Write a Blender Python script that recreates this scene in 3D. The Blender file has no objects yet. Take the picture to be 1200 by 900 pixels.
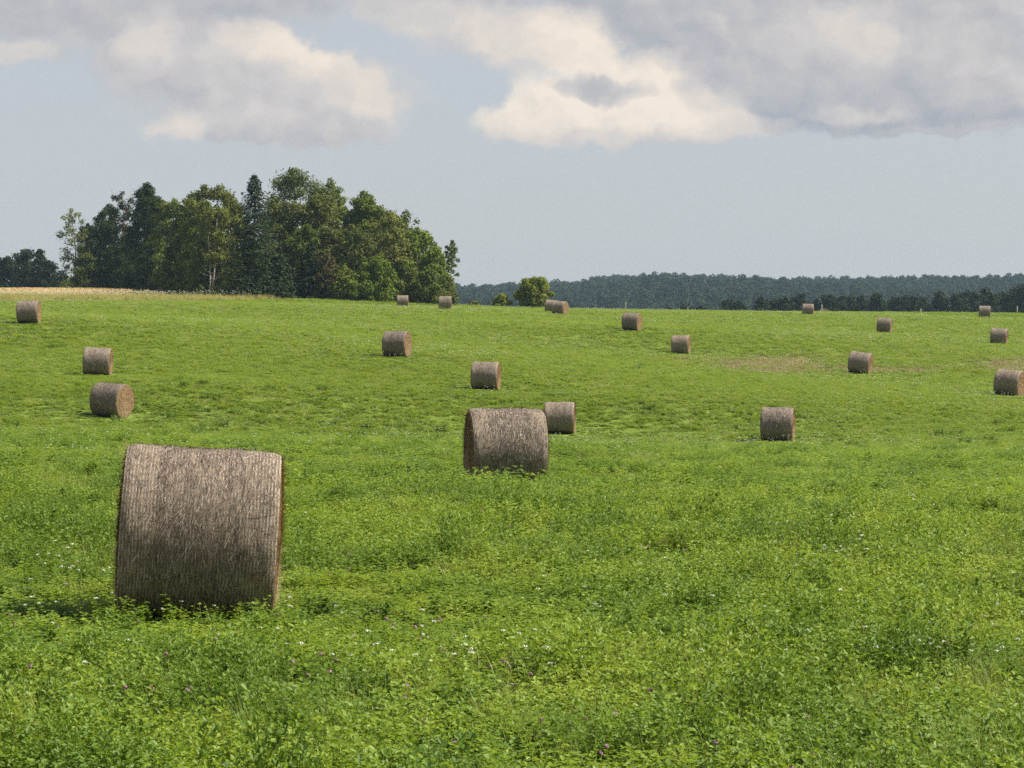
import bpy, math, random
import numpy as np
from mathutils import Vector, Matrix, Euler, noise as mnoise

random.seed(7)
RNG = np.random.default_rng(7)
PI = math.pi
R = math.radians
scene = bpy.context.scene
COL = scene.collection

# ------------------------------------------------------------------ camera model
F = 3403.0                      # focal length in photo pixels (1200 wide)
YH = 400.0                      # photo row of the level line
TH = math.atan((450.0 - YH) / F)
CAM_Z = 0.0                     # heights are measured from the camera's eye


def at(px, py, Y):
    """point of the line of sight through photo pixel (px, py) at depth Y"""
    a = (px - 600.0) / F
    b = (450.0 - py) / F
    dy = math.cos(TH) + b * math.sin(TH)
    dz = -math.sin(TH) + b * math.cos(TH)
    s = Y / dy
    return Vector((a * s, Y, CAM_Z + dz * s))


# ------------------------------------------------------------------ tags
def tag(o, label=None, cat=None, group=None, kind=None):
    if label: o['label'] = label
    if cat: o['category'] = cat
    if group: o['group'] = group
    if kind: o['kind'] = kind
    return o


def empty(name, loc=(0, 0, 0), rot=(0, 0, 0)):
    o = bpy.data.objects.new(name, None)
    o.empty_display_size = 0.3
    o.location = loc
    o.rotation_euler = rot
    COL.objects.link(o)
    return o


def link_mesh(name, me, mat=None, parent=None, link=True):
    o = bpy.data.objects.new(name, me)
    if mat is not None and len(me.materials) == 0:
        me.materials.append(mat)
    if link:
        COL.objects.link(o)
    if parent is not None:
        o.parent = parent
    return o


# ------------------------------------------------------------------ mesh collectors
class MB:
    """collects vertices / faces / uv of one mesh"""
    def __init__(self):
        self.v = []; self.f = []; self.mi = []

    def tube(self, pts, rad, n=6, mi=0, cap=True):
        base = len(self.v)
        k = len(pts)
        pts = [Vector(p) for p in pts]
        for i, p in enumerate(pts):
            t = (pts[min(i + 1, k - 1)] - pts[max(i - 1, 0)])
            if t.length < 1e-9: t = Vector((0, 0, 1))
            t.normalize()
            a = t.cross(Vector((0.31, 0.17, 0.93)))
            if a.length < 0.05: a = t.cross(Vector((1, 0, 0)))
            a.normalize(); b = t.cross(a)
            for j in range(n):
                w = 2 * PI * j / n
                self.v.append(tuple(p + (a * math.cos(w) + b * math.sin(w)) * rad[i]))
        for i in range(k - 1):
            for j in range(n):
                j2 = (j + 1) % n
                self.f.append((base + i * n + j, base + i * n + j2, base + (i + 1) * n + j2, base + (i + 1) * n + j))
                self.mi.append(mi)
        if cap:
            self.f.append(tuple(base + (k - 1) * n + j for j in range(n))); self.mi.append(mi)
            self.f.append(tuple(base + j for j in reversed(range(n)))); self.mi.append(mi)

    def poly(self, pts, mi=0):
        b = len(self.v)
        self.v.extend([tuple(p) for p in pts])
        self.f.append(tuple(range(b, b + len(pts)))); self.mi.append(mi)

    def build(self, name, mats, parent=None, smooth=True, link=True):
        me = bpy.data.meshes.new(name)
        me.from_pydata(self.v, [], self.f)
        if not isinstance(mats, (list, tuple)): mats = [mats]
        for m in mats: me.materials.append(m)
        me.polygons.foreach_set('material_index', self.mi)
        if smooth: me.polygons.foreach_set('use_smooth', [True] * len(self.f))
        me.update()
        return link_mesh(name, me, None, parent, link)


def quad_mesh(name, V, mats, mi=None, parent=None, smooth=False, link=True):
    """V: (n,4,3) array -> one mesh of n separate quads"""
    n = V.shape[0]
    me = bpy.data.meshes.new(name)
    me.vertices.add(n * 4)
    me.vertices.foreach_set('co', V.reshape(-1).astype(np.float32))
    me.loops.add(n * 4)
    me.loops.foreach_set('vertex_index', np.arange(n * 4, dtype=np.int32))
    me.polygons.add(n)
    me.polygons.foreach_set('loop_start', np.arange(0, n * 4, 4, dtype=np.int32))
    if not isinstance(mats, (list, tuple)): mats = [mats]
    for m in mats: me.materials.append(m)
    if mi is not None:
        me.polygons.foreach_set('material_index', np.asarray(mi, dtype=np.int32))
    me.update(calc_edges=True)
    return link_mesh(name, me, None, parent, link)


def unit(a):
    return a / np.maximum(np.linalg.norm(a, axis=-1, keepdims=True), 1e-9)


def leaf_quads(C, N, size, aspect=0.6, rng=RNG):
    """leaf-shaped (kite) quads centred at C facing N"""
    n = len(C)
    N = unit(N)
    t = unit(np.cross(N, unit(rng.normal(size=(n, 3)))))
    b = np.cross(N, t)
    s = np.asarray(size).reshape(-1, 1)
    V = np.empty((n, 4, 3))
    V[:, 0] = C - t * s
    V[:, 1] = C + b * s * aspect - t * s * 0.1
    V[:, 2] = C + t * s
    V[:, 3] = C - b * s * aspect + N * s * 0.25
    return V


# ------------------------------------------------------------------ materials
def new_mat(name):
    m = bpy.data.materials.new(name)
    m.use_nodes = True
    nt = m.node_tree
    nt.nodes.clear()
    out = nt.nodes.new('ShaderNodeOutputMaterial')
    return m, nt, out


class NT:
    """short hand for node graphs"""
    def __init__(self, nt): self.nt = nt
    def n(self, typ, **kw):
        nd = self.nt.nodes.new(typ)
        for k, v in kw.items(): setattr(nd, k, v)
        return nd
    def l(self, a, b): self.nt.links.new(a, b)
    def _set(self, sock, v):
        if hasattr(v, 'is_linked') or isinstance(v, bpy.types.NodeSocket): self.l(v, sock)
        else: sock.default_value = v
    def math(self, op, a, b=None, c=None, clamp=False):
        nd = self.n('ShaderNodeMath', operation=op, use_clamp=clamp)
        self._set(nd.inputs[0], a)
        if b is not None: self._set(nd.inputs[1], b)
        if c is not None: self._set(nd.inputs[2], c)
        return nd.outputs[0]
    def vmath(self, op, a, b=None, out=0):
        nd = self.n('ShaderNodeVectorMath', operation=op)
        self._set(nd.inputs[0], a)
        if b is not None: self._set(nd.inputs[1], b)
        return nd.outputs[out]
    def noise(self, vec, scale, detail=4, rough=0.55, dist=0.0, color=False):
        nd = self.n('ShaderNodeTexNoise')
        if vec is not None: self.l(vec, nd.inputs['Vector'])
        nd.inputs['Scale'].default_value = scale
        nd.inputs['Detail'].default_value = detail
        nd.inputs['Roughness'].default_value = rough
        nd.inputs['Distortion'].default_value = dist
        return nd.outputs['Color' if color else 'Fac']
    def ramp(self, fac, stops, interp='LINEAR'):
        nd = self.n('ShaderNodeValToRGB')
        cr = nd.color_ramp
        cr.interpolation = interp
        while len(cr.elements) < len(stops): cr.elements.new(0.5)
        for e, (p, c) in zip(cr.elements, stops):
            e.position = p
            e.color = (c[0], c[1], c[2], 1) if hasattr(c, '__len__') else (c, c, c, 1)
        self._set(nd.inputs[0], fac)
        return nd.outputs[0]
    def mix(self, fac, a, b, blend='MIX'):
        nd = self.n('ShaderNodeMix', data_type='RGBA', blend_type=blend)
        self._set(nd.inputs[0], fac)
        for s, v in ((nd.inputs[6], a), (nd.inputs[7], b)):
            if isinstance(v, (tuple, list)): s.default_value = (v[0], v[1], v[2], 1)
            else: self._set(s, v)
        return nd.outputs[2]
    def smooth(self, v, lo, hi, a=0.0, b=1.0):
        nd = self.n('ShaderNodeMapRange', interpolation_type='SMOOTHSTEP')
        self._set(nd.inputs['Value'], v)
        nd.inputs['From Min'].default_value = lo; nd.inputs['From Max'].default_value = hi
        nd.inputs['To Min'].default_value = a; nd.inputs['To Max'].default_value = b
        return nd.outputs[0]


def leaf_material(name, c_dark, c_mid, c_light, big=0.12, transl=0.35, rough=0.55, spec=0.25, fine=6.0, instanced=False):
    m, nt, out = new_mat(name)
    g = NT(nt)
    pos = g.n('ShaderNodeNewGeometry').outputs['Position']
    nb = g.noise(pos, big, 3, 0.6)
    nf = g.noise(pos, fine, 2, 0.6)
    info = g.n('ShaderNodeObjectInfo').outputs['Random']
    f = g.math('MULTIPLY', nb, 0.55)
    f = g.math('MULTIPLY_ADD', nf, 0.45, f)
    f = g.math('MULTIPLY_ADD', info, 0.16, f)
    f = g.math('SUBTRACT', f, 0.08)
    col = g.ramp(f, [(0.30, c_dark), (0.5, c_mid), (0.70, c_light)])
    p = g.n('ShaderNodeBsdfPrincipled')
    g.l(col, p.inputs['Base Color'])
    p.inputs['Roughness'].default_value = rough
    p.inputs['Specular IOR Level'].default_value = spec
    t = g.n('ShaderNodeBsdfTranslucent')
    tc = g.mix(0.5, col, (c_light[0] * 1.15, c_light[1] * 1.2, c_light[2] * 0.6))
    g.l(tc, t.inputs['Color'])
    mx = g.n('ShaderNodeMixShader'); mx.inputs[0].default_value = transl
    g.l(p.outputs[0], mx.inputs[1]); g.l(t.outputs[0], mx.inputs[2])
    g.l(mx.outputs[0], out.inputs['Surface'])
    return m


def plain_material(name, c1, c2, scale=5.0, rough=0.8, bump=0.0, stretch=(1, 1, 1), spec=0.2):
    m, nt, out = new_mat(name)
    g = NT(nt)
    tc = g.n('ShaderNodeTexCoord').outputs['Object']
    v = g.vmath('MULTIPLY', tc, stretch)
    nf = g.noise(v, scale, 5, 0.6)
    col = g.ramp(nf, [(0.35, c1), (0.65, c2)])
    p = g.n('ShaderNodeBsdfPrincipled')
    g.l(col, p.inputs['Base Color'])
    p.inputs['Roughness'].default_value = rough
    p.inputs['Specular IOR Level'].default_value = spec
    if bump:
        b = g.n('ShaderNodeBump'); b.inputs['Strength'].default_value = bump; b.inputs['Distance'].default_value = 0.05
        g.l(nf, b.inputs['Height']); g.l(b.outputs[0], p.inputs['Normal'])
    g.l(p.outputs[0], out.inputs['Surface'])
    return m


M = {}
M['clover'] = leaf_material('clover_leaf', (0.098, 0.164, 0.019), (0.182, 0.266, 0.028), (0.272, 0.336, 0.046), big=0.7, fine=3.0, transl=0.42, rough=0.5, spec=0.28)
M['alfalfa'] = leaf_material('dark_clump_leaf', (0.066, 0.128, 0.016), (0.112, 0.190, 0.022), (0.168, 0.248, 0.030), big=0.35, fine=3.0)
M['grass'] = leaf_material('grass_blade', (0.130, 0.182, 0.027), (0.200, 0.254, 0.048), (0.290, 0.322, 0.095), big=0.3, fine=3.0, transl=0.42, rough=0.5, spec=0.28)
M['dry'] = leaf_material('dry_grass_blade', (0.17, 0.13, 0.06), (0.24, 0.19, 0.09), (0.30, 0.25, 0.13), big=0.3, fine=3.0, transl=0.25)
M['weed'] = leaf_material('border_weed_leaf', (0.21, 0.21, 0.05), (0.32, 0.29, 0.09), (0.42, 0.38, 0.17), big=0.15, fine=1.0)
M['wheat'] = leaf_material('wheat_stalk', (0.46, 0.34, 0.16), (0.58, 0.44, 0.23), (0.66, 0.52, 0.30), big=0.08, fine=1.0, transl=0.2)
M['petal_white'] = plain_material('white_petal', (0.52, 0.53, 0.45), (0.68, 0.69, 0.62), 8.0, 0.7)
M['petal_pink'] = plain_material('pink_petal', (0.26, 0.12, 0.20), (0.36, 0.20, 0.28), 8.0, 0.7)
M['bark'] = plain_material('grey_bark', (0.09, 0.075, 0.06), (0.19, 0.165, 0.135), 3.0, 0.9, 0.4, (1, 1, 0.25))
M['bark_brown'] = plain_material('brown_bark', (0.10, 0.065, 0.045), (0.20, 0.14, 0.10), 3.0, 0.9, 0.4, (1, 1, 0.25))
M['birch'] = plain_material('birch_bark', (0.30, 0.27, 0.23), (0.55, 0.51, 0.45), 1.6, 0.75, 0.1, (1, 1, 2.5))
M['post'] = plain_material('weathered_post_wood', (0.34, 0.31, 0.27), (0.52, 0.49, 0.44), 6.0, 0.85, 0.3, (1, 1, 0.2))
M['dead'] = plain_material('dead_reddish_twig', (0.13, 0.07, 0.05), (0.22, 0.13, 0.10), 2.0, 0.9)
M['pale_wood'] = plain_material('bleached_wood', (0.50, 0.48, 0.45), (0.68, 0.66, 0.62), 4.0, 0.8)
# foliage by kind of tree; the dark green also holds painted grove shade
M['f_lone'] = leaf_material('leaf_lone_tree', (0.095, 0.125, 0.018), (0.150, 0.185, 0.028), (0.215, 0.240, 0.044), spec=0.07, rough=0.7, big=0.12, fine=0.7, transl=0.35)
M['f_mid'] = leaf_material('leaf_mid_green', (0.058, 0.086, 0.015), (0.099, 0.130, 0.022), (0.152, 0.176, 0.031), spec=0.07, rough=0.7, big=0.12, fine=0.7, transl=0.25)
M['f_dark'] = leaf_material('leaf_dark_green_shade', (0.013, 0.024, 0.007), (0.025, 0.040, 0.010), (0.044, 0.063, 0.015), spec=0.07, rough=0.7, big=0.12, fine=0.7, transl=0.2)  # dark leaves, darkened further to put the grove's left-side shade into the colour
M['f_olive'] = leaf_material('leaf_olive', (0.058, 0.074, 0.017), (0.094, 0.112, 0.026), (0.138, 0.152, 0.038), spec=0.07, rough=0.7, big=0.12, fine=0.7, transl=0.25)
M['f_bright'] = leaf_material('leaf_bright_green', (0.077, 0.119, 0.015), (0.126, 0.175, 0.022), (0.189, 0.225, 0.033), spec=0.07, rough=0.7, big=0.12, fine=0.7, transl=0.3)
M['f_birch'] = leaf_material('leaf_birch', (0.081, 0.101, 0.022), (0.129, 0.151, 0.033), (0.196, 0.203, 0.051), spec=0.07, rough=0.7, big=0.12, fine=0.7, transl=0.3)
M['f_poplar'] = leaf_material('leaf_poplar', (0.065, 0.085, 0.026), (0.101, 0.125, 0.038), (0.150, 0.169, 0.056), spec=0.07, rough=0.7, big=0.12, fine=0.7, transl=0.2)
M['f_spruce'] = leaf_material('spruce_needles', (0.013, 0.026, 0.009), (0.022, 0.040, 0.013), (0.036, 0.058, 0.018), spec=0.07, rough=0.7, big=0.12, fine=0.7, transl=0.05)
M['f_brown'] = leaf_material('leaf_brown', (0.062, 0.056, 0.020), (0.094, 0.082, 0.030), (0.130, 0.112, 0.044), spec=0.07, rough=0.7, big=0.12, fine=0.7, transl=0.2)
M['f_belt'] = leaf_material('leaf_belt', (0.010, 0.019, 0.007), (0.017, 0.030, 0.010), (0.028, 0.043, 0.013), spec=0.07, rough=0.7, big=0.05, fine=0.3, transl=0.15)
M['f_far'] = leaf_material('leaf_far_wood', (0.009, 0.020, 0.008), (0.015, 0.030, 0.011), (0.023, 0.041, 0.015), spec=0.07, rough=0.7, big=0.012, fine=0.05, transl=0.1)

# ------------------------------------------------------------------ terrain
# bales of the photograph: name key, px, base row, distance, yaw (right end shows +), roll, scale
BALES = [
    ('front',   228, 731, 27.0,   1.2, 3.6, (1.0, 1.06, 1.06)),
    ('second',  592, 576, 57.0,  -8.0, 0.3, (1.02, 1.05, 1.05)),
    ('behind2', 656, 510, 135.0,  4.0, 0.5, 1.00),
    ('right_mid', 911, 517, 126.0, 5.0, 1.5, 1.02),
    ('left_open', 130, 489, 128.0, 31.0, 4.0, 1.03),
    ('left_upper', 114, 440, 152.0, 9.0, 3.0, 1.00),
    ('mid_small', 569, 457, 152.0, 9.0, 1.5, 1.00),
    ('mid_upper', 465, 418, 172.0, 17.0, 1.0, 1.03),
    ('left_edge', 34, 378, 196.0, 13.0, -1.0, 1.00),
    ('dry_left', 798, 415, 222.0, 10.0, 0.0, 0.97),
    ('below_post', 740, 387, 243.0, 18.0, 3.0, 1.00),
    ('dry_right', 1007, 438, 197.0, 13.0, 7.0, 1.00),
    ('right_edge', 1182, 464, 165.0, 19.0, 6.0, 1.02),
    ('right_far_a', 1036, 390, 285.0, 9.0, 5.0, 1.00),
    ('right_far_b', 1170, 404, 258.0, 7.0, 5.0, 1.00),
    ('right_ridge', 1154, 372, 372.0, 2.0, 1.0, 1.00),
    ('ridge', 947, 369, 350.0, 4.0, 1.0, 0.92),
    ('pair_front', 656, 369, 315.0, 25.0, 3.0, 1.00),
    ('pair_back', 646, 363.5, 330.0, 12.0, 6.0, 0.95),
    ('ridge_left', 522, 363, 318.0, 3.0, -1.0, 1.00),
    ('grove_front', 472, 360, 358.0, 3.0, 0.0, 1.00),
]
BALES = [b[:3] + ((b[3] if b[3] < 60 else b[3] * 1.035),) + b[4:] for b in BALES]
ctrl = []
for b in BALES:
    if b[0] == 'pair_back': continue
    p = at(b[1], b[2], b[3]); ctrl.append((p.x, p.y, p.z))
for px, py, d in [(0, 353, 400), (100, 352, 415), (200, 352, 400), (300, 350, 385), (390, 351, 388), (450, 353, 390), (535, 359, 393),
                  (620, 362.2, 400), (740, 364.3, 395), (860, 366, 395), (1000, 367, 395), (1100, 368, 395), (1200, 369, 395),
                  (0, 344, 500), (120, 344, 490), (230, 346.5, 480), (0, 358, 300), (150, 359, 300), (300, 370, 280), (-60, 400, 190),
                  (400, 380, 255), (640, 390, 245), (900, 398, 250), (1000, 395, 270), (1260, 420, 225), (850, 440, 190), (300, 455, 145), (700, 470, 150), (1000, 480, 150)]:
    p = at(px, py, d); ctrl.append((p.x, p.y, p.z))
for px, d, z in [(700, 470, 3.2), (950, 470, 2.6), (1200, 470, 2.4), (700, 560, 2.0), (1000, 560, 1.8), (1200, 560, 1.8), (100, 560, 9.4), (400, 560, 7.0)]:
    ctrl.append(((px - 600) / F * d, d, z))
for x, y, z in [(-4, 9, -2.52), (0, 9, -2.52), (4, 9, -2.52), (-4, 18, -2.50), (0, 18, -2.50), (4, 18, -2.52), (5, 30, -2.52), (8, 52, -2.7), (-9, 52, -2.35),
                (0, 36, -2.50), (-4, 80, -2.9), (10, 80, -3.3), (0, 100, -3.7)]:
    ctrl.append((x, y, z))
ctrl = np.array(ctrl)
SC = 100.0


def _phi(r):
    return np.where(r > 1e-9, r * r * np.log(np.maximum(r, 1e-9)), 0.0)


_cx = ctrl[:, :2] / SC
_n = len(ctrl)
_K = _phi(np.linalg.norm(_cx[:, None] - _cx[None], axis=2)) + np.eye(_n) * 0.0015
_P = np.c_[np.ones(_n), _cx]
_A = np.zeros((_n + 3, _n + 3)); _A[:_n, :_n] = _K; _A[:_n, _n:] = _P; _A[_n:, :_n] = _P.T
_W = np.linalg.solve(_A, np.r_[ctrl[:, 2], 0, 0, 0])


def sstep(a, b, x):
    t = np.clip((x - a) / (b - a), 0, 1)
    return t * t * (3 - 2 * t)


FAR_Y = np.array([500, 760, 1150, 1500, 1800, 2300, 2600, 3000, 4000])
FAR_Z = np.array([2.3, 2.6, -8, 3, 17, 37, 41, 30, 20])


def H(x, y):
    """height of the ground"""
    x = np.asarray(x, float); y = np.asarray(y, float)
    yy = np.clip(y, 6, 640)
    lim = 0.195 * yy + 5
    xx = lim * np.tanh(np.clip(x / lim, -40, 40) * 0.98) / np.tanh(0.98) if False else np.clip(x, -lim, lim)
    q = np.stack([xx, yy], -1) / SC
    out = np.zeros(q.shape[:-1])
    flat = q.reshape(-1, 2); res = np.empty(len(flat))
    for i in range(0, len(flat), 20000):
        c = flat[i:i + 20000]
        r = np.linalg.norm(c[:, None] - _cx[None], axis=2)
        res[i:i + 20000] = _phi(r) @ _W[:_n] + _W[_n] + c @ _W[_n + 1:]
    near = res.reshape(out.shape)
    fz = np.interp(y, FAR_Y, FAR_Z)
    # left half stands higher (grain field and woodland), the wooded hill has a rolling crest
    left = sstep(-20, -120, x + 0.02 * (y - 500))
    fz = fz + left * np.interp(y, [400, 620, 900, 1400, 1800], [8, 9, 8, 4, 0])
    crest = np.interp(x / np.maximum(y, 1) * F + 600, [300, 535, 620, 690, 760, 850, 950, 1050, 1130, 1200, 1500], [-9, -7, -6, -3.0, 2.0, 0.8, -1.2, -1.0, -0.3, 1.5, 0])
    fz = fz + crest * sstep(1500, 2200, y)
    w = sstep(470, 640, y)
    return near * (1 - w) + fz * w


def Hs(x, y):
    return float(H(np.array([x]), np.array([y]))[0])


def make_terrain():
    ys = np.r_[np.arange(-60, 8, 4), np.arange(8, 60, 0.8), np.arange(60, 160, 2), np.arange(160, 520, 4), np.arange(520, 1000, 16), np.arange(1000, 3001, 50)]
    nx = 150
    t = np.linspace(-1, 1, nx)
    t = np.sign(t) * np.abs(t) ** 1.6
    X = t[None, :] * (60 + 0.62 * np.maximum(ys, 0))[:, None]
    Y = np.repeat(ys[:, None], nx, 1)
    Z = H(X, Y)
    for i in range(Z.shape[0]):
        if ys[i] > 520: break
        for j in range(nx):
            Z[i, j] += (0.05 if ys[i] < 50 else 0.02) * mnoise.noise((X[i, j] * 0.5, ys[i] * 0.5, 3.1)) + 0.06 * mnoise.noise((X[i, j] * 0.06, ys[i] * 0.06, 9.1))
    V = np.stack([X, Y, Z], -1).reshape(-1, 3)
    ny = len(ys)
    idx = np.arange(ny * nx).reshape(ny, nx)
    Fq = np.stack([idx[:-1, :-1], idx[:-1, 1:], idx[1:, 1:], idx[1:, :-1]], -1).reshape(-1, 4)
    me = bpy.data.meshes.new('field_ground')
    me.from_pydata(V.tolist(), [], Fq.tolist())
    me.polygons.foreach_set('use_smooth', [True] * len(me.polygons))
    m, nt, out = new_mat('meadow_soil_and_sward')
    g = NT(nt)
    pos = g.n('ShaderNodeNewGeometry').outputs['Position']
    n1 = g.noise(pos, 0.09, 5, 0.6)
    n2 = g.noise(pos, 2.2, 5, 0.65)
    f = g.math('ADD', g.math('MULTIPLY', n1, 0.5), g.math('MULTIPLY', n2, 0.5))
    green = g.ramp(f, [(0.34, (0.075, 0.118, 0.018)), (0.5, (0.115, 0.168, 0.026)), (0.66, (0.155, 0.200, 0.038))])
    m.node_tree.nodes.update()
    p = g.n('ShaderNodeBsdfPrincipled'); p.inputs['Roughness'].default_value = 0.95; p.inputs['Specular IOR Level'].default_value = 0.05
    g.l(green, p.inputs['Base Color'])
    b = g.n('ShaderNodeBump'); b.inputs['Strength'].default_value = 0.4; b.inputs['Distance'].default_value = 0.08
    g.l(n2, b.inputs['Height']); g.l(b.outputs[0], p.inputs['Normal'])
    g.l(p.outputs[0], out.inputs['Surface'])
    o = link_mesh('field_ground', me, m)
    tag(o, 'rolling green meadow ground under the bales', 'ground', None, 'structure')
    return V


TV = make_terrain()
ZMIN = float(TV[:, 2].min())

# ------------------------------------------------------------------ instanced ground cover (uncountable stuff)
def protos(name, objs):
    c = bpy.data.collections.new(name)       # holds the plants to scatter; not part of the scene itself
    for o in objs: c.objects.link(o)
    return c


def scatter(name, coll, P, rot, scl, idx, label, cat):
    me = bpy.data.meshes.new(name)
    n = len(P)
    me.vertices.add(n)
    me.vertices.foreach_set('co', np.asarray(P, np.float32).reshape(-1))
    a = me.attributes.new('turn', 'FLOAT_VECTOR', 'POINT'); a.data.foreach_set('vector', np.asarray(rot, np.float32).reshape(-1))
    a = me.attributes.new('size', 'FLOAT_VECTOR', 'POINT'); a.data.foreach_set('vector', np.asarray(scl, np.float32).reshape(-1))
    a = me.attributes.new('pick', 'INT', 'POINT'); a.data.foreach_set('value', np.asarray(idx, np.int32))
    o = link_mesh(name, me)
    ng = bpy.data.node_groups.new(name, 'GeometryNodeTree')
    ng.interface.new_socket('Geometry', in_out='INPUT', socket_type='NodeSocketGeometry')
    ng.interface.new_socket('Geometry', in_out='OUTPUT', socket_type='NodeSocketGeometry')
    gi = ng.nodes.new('NodeGroupInput'); go = ng.nodes.new('NodeGroupOutput')
    ip = ng.nodes.new('GeometryNodeInstanceOnPoints')
    ci = ng.nodes.new('GeometryNodeCollectionInfo')
    ci.inputs['Collection'].default_value = coll
    ci.inputs['Separate Children'].default_value = True
    ci.inputs['Reset Children'].default_value = True
    def attr(nm, typ):
        nd = ng.nodes.new('GeometryNodeInputNamedAttribute'); nd.data_type = typ; nd.inputs['Name'].default_value = nm
        return [s for s in nd.outputs if s.enabled and s.name == 'Attribute'][0]
    L = ng.links.new
    L(gi.outputs[0], ip.inputs['Points'])
    L(ci.outputs[0], ip.inputs['Instance'])
    ip.inputs['Pick Instance'].default_value = True
    L(attr('pick', 'INT'), ip.inputs['Instance Index'])
    er = ng.nodes.new('FunctionNodeEulerToRotation')
    L(attr('turn', 'FLOAT_VECTOR'), er.inputs[0])
    L(er.outputs[0], ip.inputs['Rotation'])
    L(attr('size', 'FLOAT_VECTOR'), ip.inputs['Scale'])
    L(ip.outputs[0], go.inputs[0])
    md = o.modifiers.new('scatter', 'NODES'); md.node_group = ng
    tag(o, label, cat, None, 'stuff')
    return o


def leaflet(verts, c, d, up, L, W):
    """folded leaflet starting at c in direction d: two quads"""
    side = np.cross(d, up); side /= max(np.linalg.norm(side), 1e-6)
    nrm = np.cross(side, d)
    a = c; b = c + d * L
    m1 = c + d * L * 0.35; m2 = c + d * L * 0.75
    lift = nrm * W * 0.25
    verts.append([a, m1 + side * W + lift, m2 + side * W * 0.8 + lift, b])
    verts.append([a, b, m2 - side * W * 0.8 + lift, m1 - side * W + lift])


def clover_clump(seed, rad=0.25, shoots=28, hmin=0.06, hmax=0.30, leaves=9, L=0.030, W=0.0092, mat='clover', up=0.7):
    r = np.random.default_rng(seed)
    Q = []
    for s in range(shoots):
        an = r.uniform(0, 2 * PI); rr = rad * math.sqrt(r.uniform())
        base = np.array([rr * math.cos(an), rr * math.sin(an), -0.02])
        h = r.uniform(hmin, hmax) * (1.08 - 0.35 * (rr / rad) ** 2)
        lean = np.array([math.cos(an), math.sin(an), 0]) * r.uniform(0.0, 0.4) * h + r.normal(size=3) * 0.02
        tip = base + lean + np.array([0, 0, h + 0.02])
        # stem
        sd = np.array([0.0016, 0.0008, 0])
        Q.append([base - sd, base + sd, tip + sd * 0.6, tip - sd * 0.6])
        for k in range(leaves):
            t = 0.25 + 0.75 * (k + r.uniform()) / leaves
            node = base + (tip - base) * t
            a2 = r.uniform(0, 2 * PI)
            pet = np.array([math.cos(a2), math.sin(a2), r.uniform(0.0, 0.9)])
            pet /= np.linalg.norm(pet)
            c = node + pet * r.uniform(0.012, 0.045)
            k3 = r.uniform(0.7, 1.3)
            for q in (-1, 0, 1):
                a3 = a2 + q * 1.15
                d = np.array([math.cos(a3), math.sin(a3), r.uniform(-0.30, up)])
                d /= np.linalg.norm(d)
                leaflet(Q, c, d, np.array([r.normal() * 0.35, r.normal() * 0.35, 1.0]), L * k3, W * k3)
    return quad_mesh('clover_clump', np.array(Q), M[mat], link=False)


def grass_tuft(seed, n=70, rad=0.2, hmin=0.15, hmax=0.36, w=0.0035, mat='grass', ears=False):
    r = np.random.default_rng(seed)
    Q = []
    for s in range(n):
        an = r.uniform(0, 2 * PI); rr = rad * math.sqrt(r.uniform())
        p = np.array([rr * math.cos(an), rr * math.sin(an), -0.02])
        a2 = r.uniform(0, 2 * PI); out = np.array([math.cos(a2), math.sin(a2), 0])
        sd = np.array([-math.sin(a2), math.cos(a2), 0]) * w
        h = r.uniform(hmin, hmax); bend = r.uniform(0.1, 0.7) * h
        k = 3
        pts = [p + out * bend * (t ** 2) + np.array([0, 0, h * (t - 0.18 * t * t * (bend / h))]) for t in np.linspace(0, 1, k + 1)]
        for i in range(k):
            w0 = 1 - (i / k) ** 2; w1 = 1 - ((i + 1) / k) ** 2
            Q.append([pts[i] - sd * w0, pts[i] + sd * w0, pts[i + 1] + sd * max(w1, .05), pts[i + 1] - sd * max(w1, .05)])
        if ears:
            e = pts[-1]; dv = pts[-1] - pts[-2]; dv = dv / np.linalg.norm(dv)
            Q.append([e - sd * 2.2, e + sd * 2.2, e + dv * 0.10 + sd, e + dv * 0.10 - sd])
    return quad_mesh('grass_tuft', np.array(Q), M[mat], link=False)


def umbel(seed, rad=0.045, h=0.36):
    r = np.random.default_rng(seed)
    Q = []; mi = []
    base = np.array([0, 0, -0.02]); tip = np.array([r.normal() * 0.04, r.normal() * 0.04, h])
    for sd in (np.array([0.002, 0, 0]), np.array([0, 0.002, 0])):
        Q.append([base - sd, base + sd, tip + sd, tip - sd]); mi.append(1)
    for k in range(26):
        rr = rad * math.sqrt(r.uniform()); a = r.uniform(0, 2 * PI)
        c = tip + np.array([rr * math.cos(a), rr * math.sin(a), 0.015 - 4 * rr * rr + r.normal() * 0.003])
        s = r.uniform(0.008, 0.013)
        n = np.array([r.normal() * 0.4, r.normal() * 0.4, 1.0])
        Q.append(leaf_quads(c[None], n[None], [s], 0.9, r)[0]); mi.append(0)
    return quad_mesh('white_umbel', np.array(Q), [M['petal_white'], M['grass']], mi, link=False)


def blossom(seed, rad=0.011, h=0.22):
    r = np.random.default_rng(seed)
    Q = []; mi = []
    base = np.array([0, 0, -0.02]); tip = np.array([r.normal() * 0.03, r.normal() * 0.03, h])
    sd = np.array([0.0016, 0.0008, 0])
    Q.append([base - sd, base + sd, tip + sd, tip - sd]); mi.append(1)
    for k in range(22):
        d = unit(r.normal(size=(1, 3)))[0]; d[2] = abs(d[2]) * 1.2 - 0.1
        Q.append(leaf_quads((tip + d * rad)[None], (d + r.normal(size=3) * 0.3)[None], [0.009], 0.7, r)[0]); mi.append(0)
    return quad_mesh('clover_blossom', np.array(Q), [M['petal_pink'], M['grass']], mi, link=False)


BALE_XY = []
for b in BALES:
    p = at(b[1], b[2], b[3]); BALE_XY.append((p.x, p.y))
BALE_XY = np.array(BALE_XY)


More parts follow.
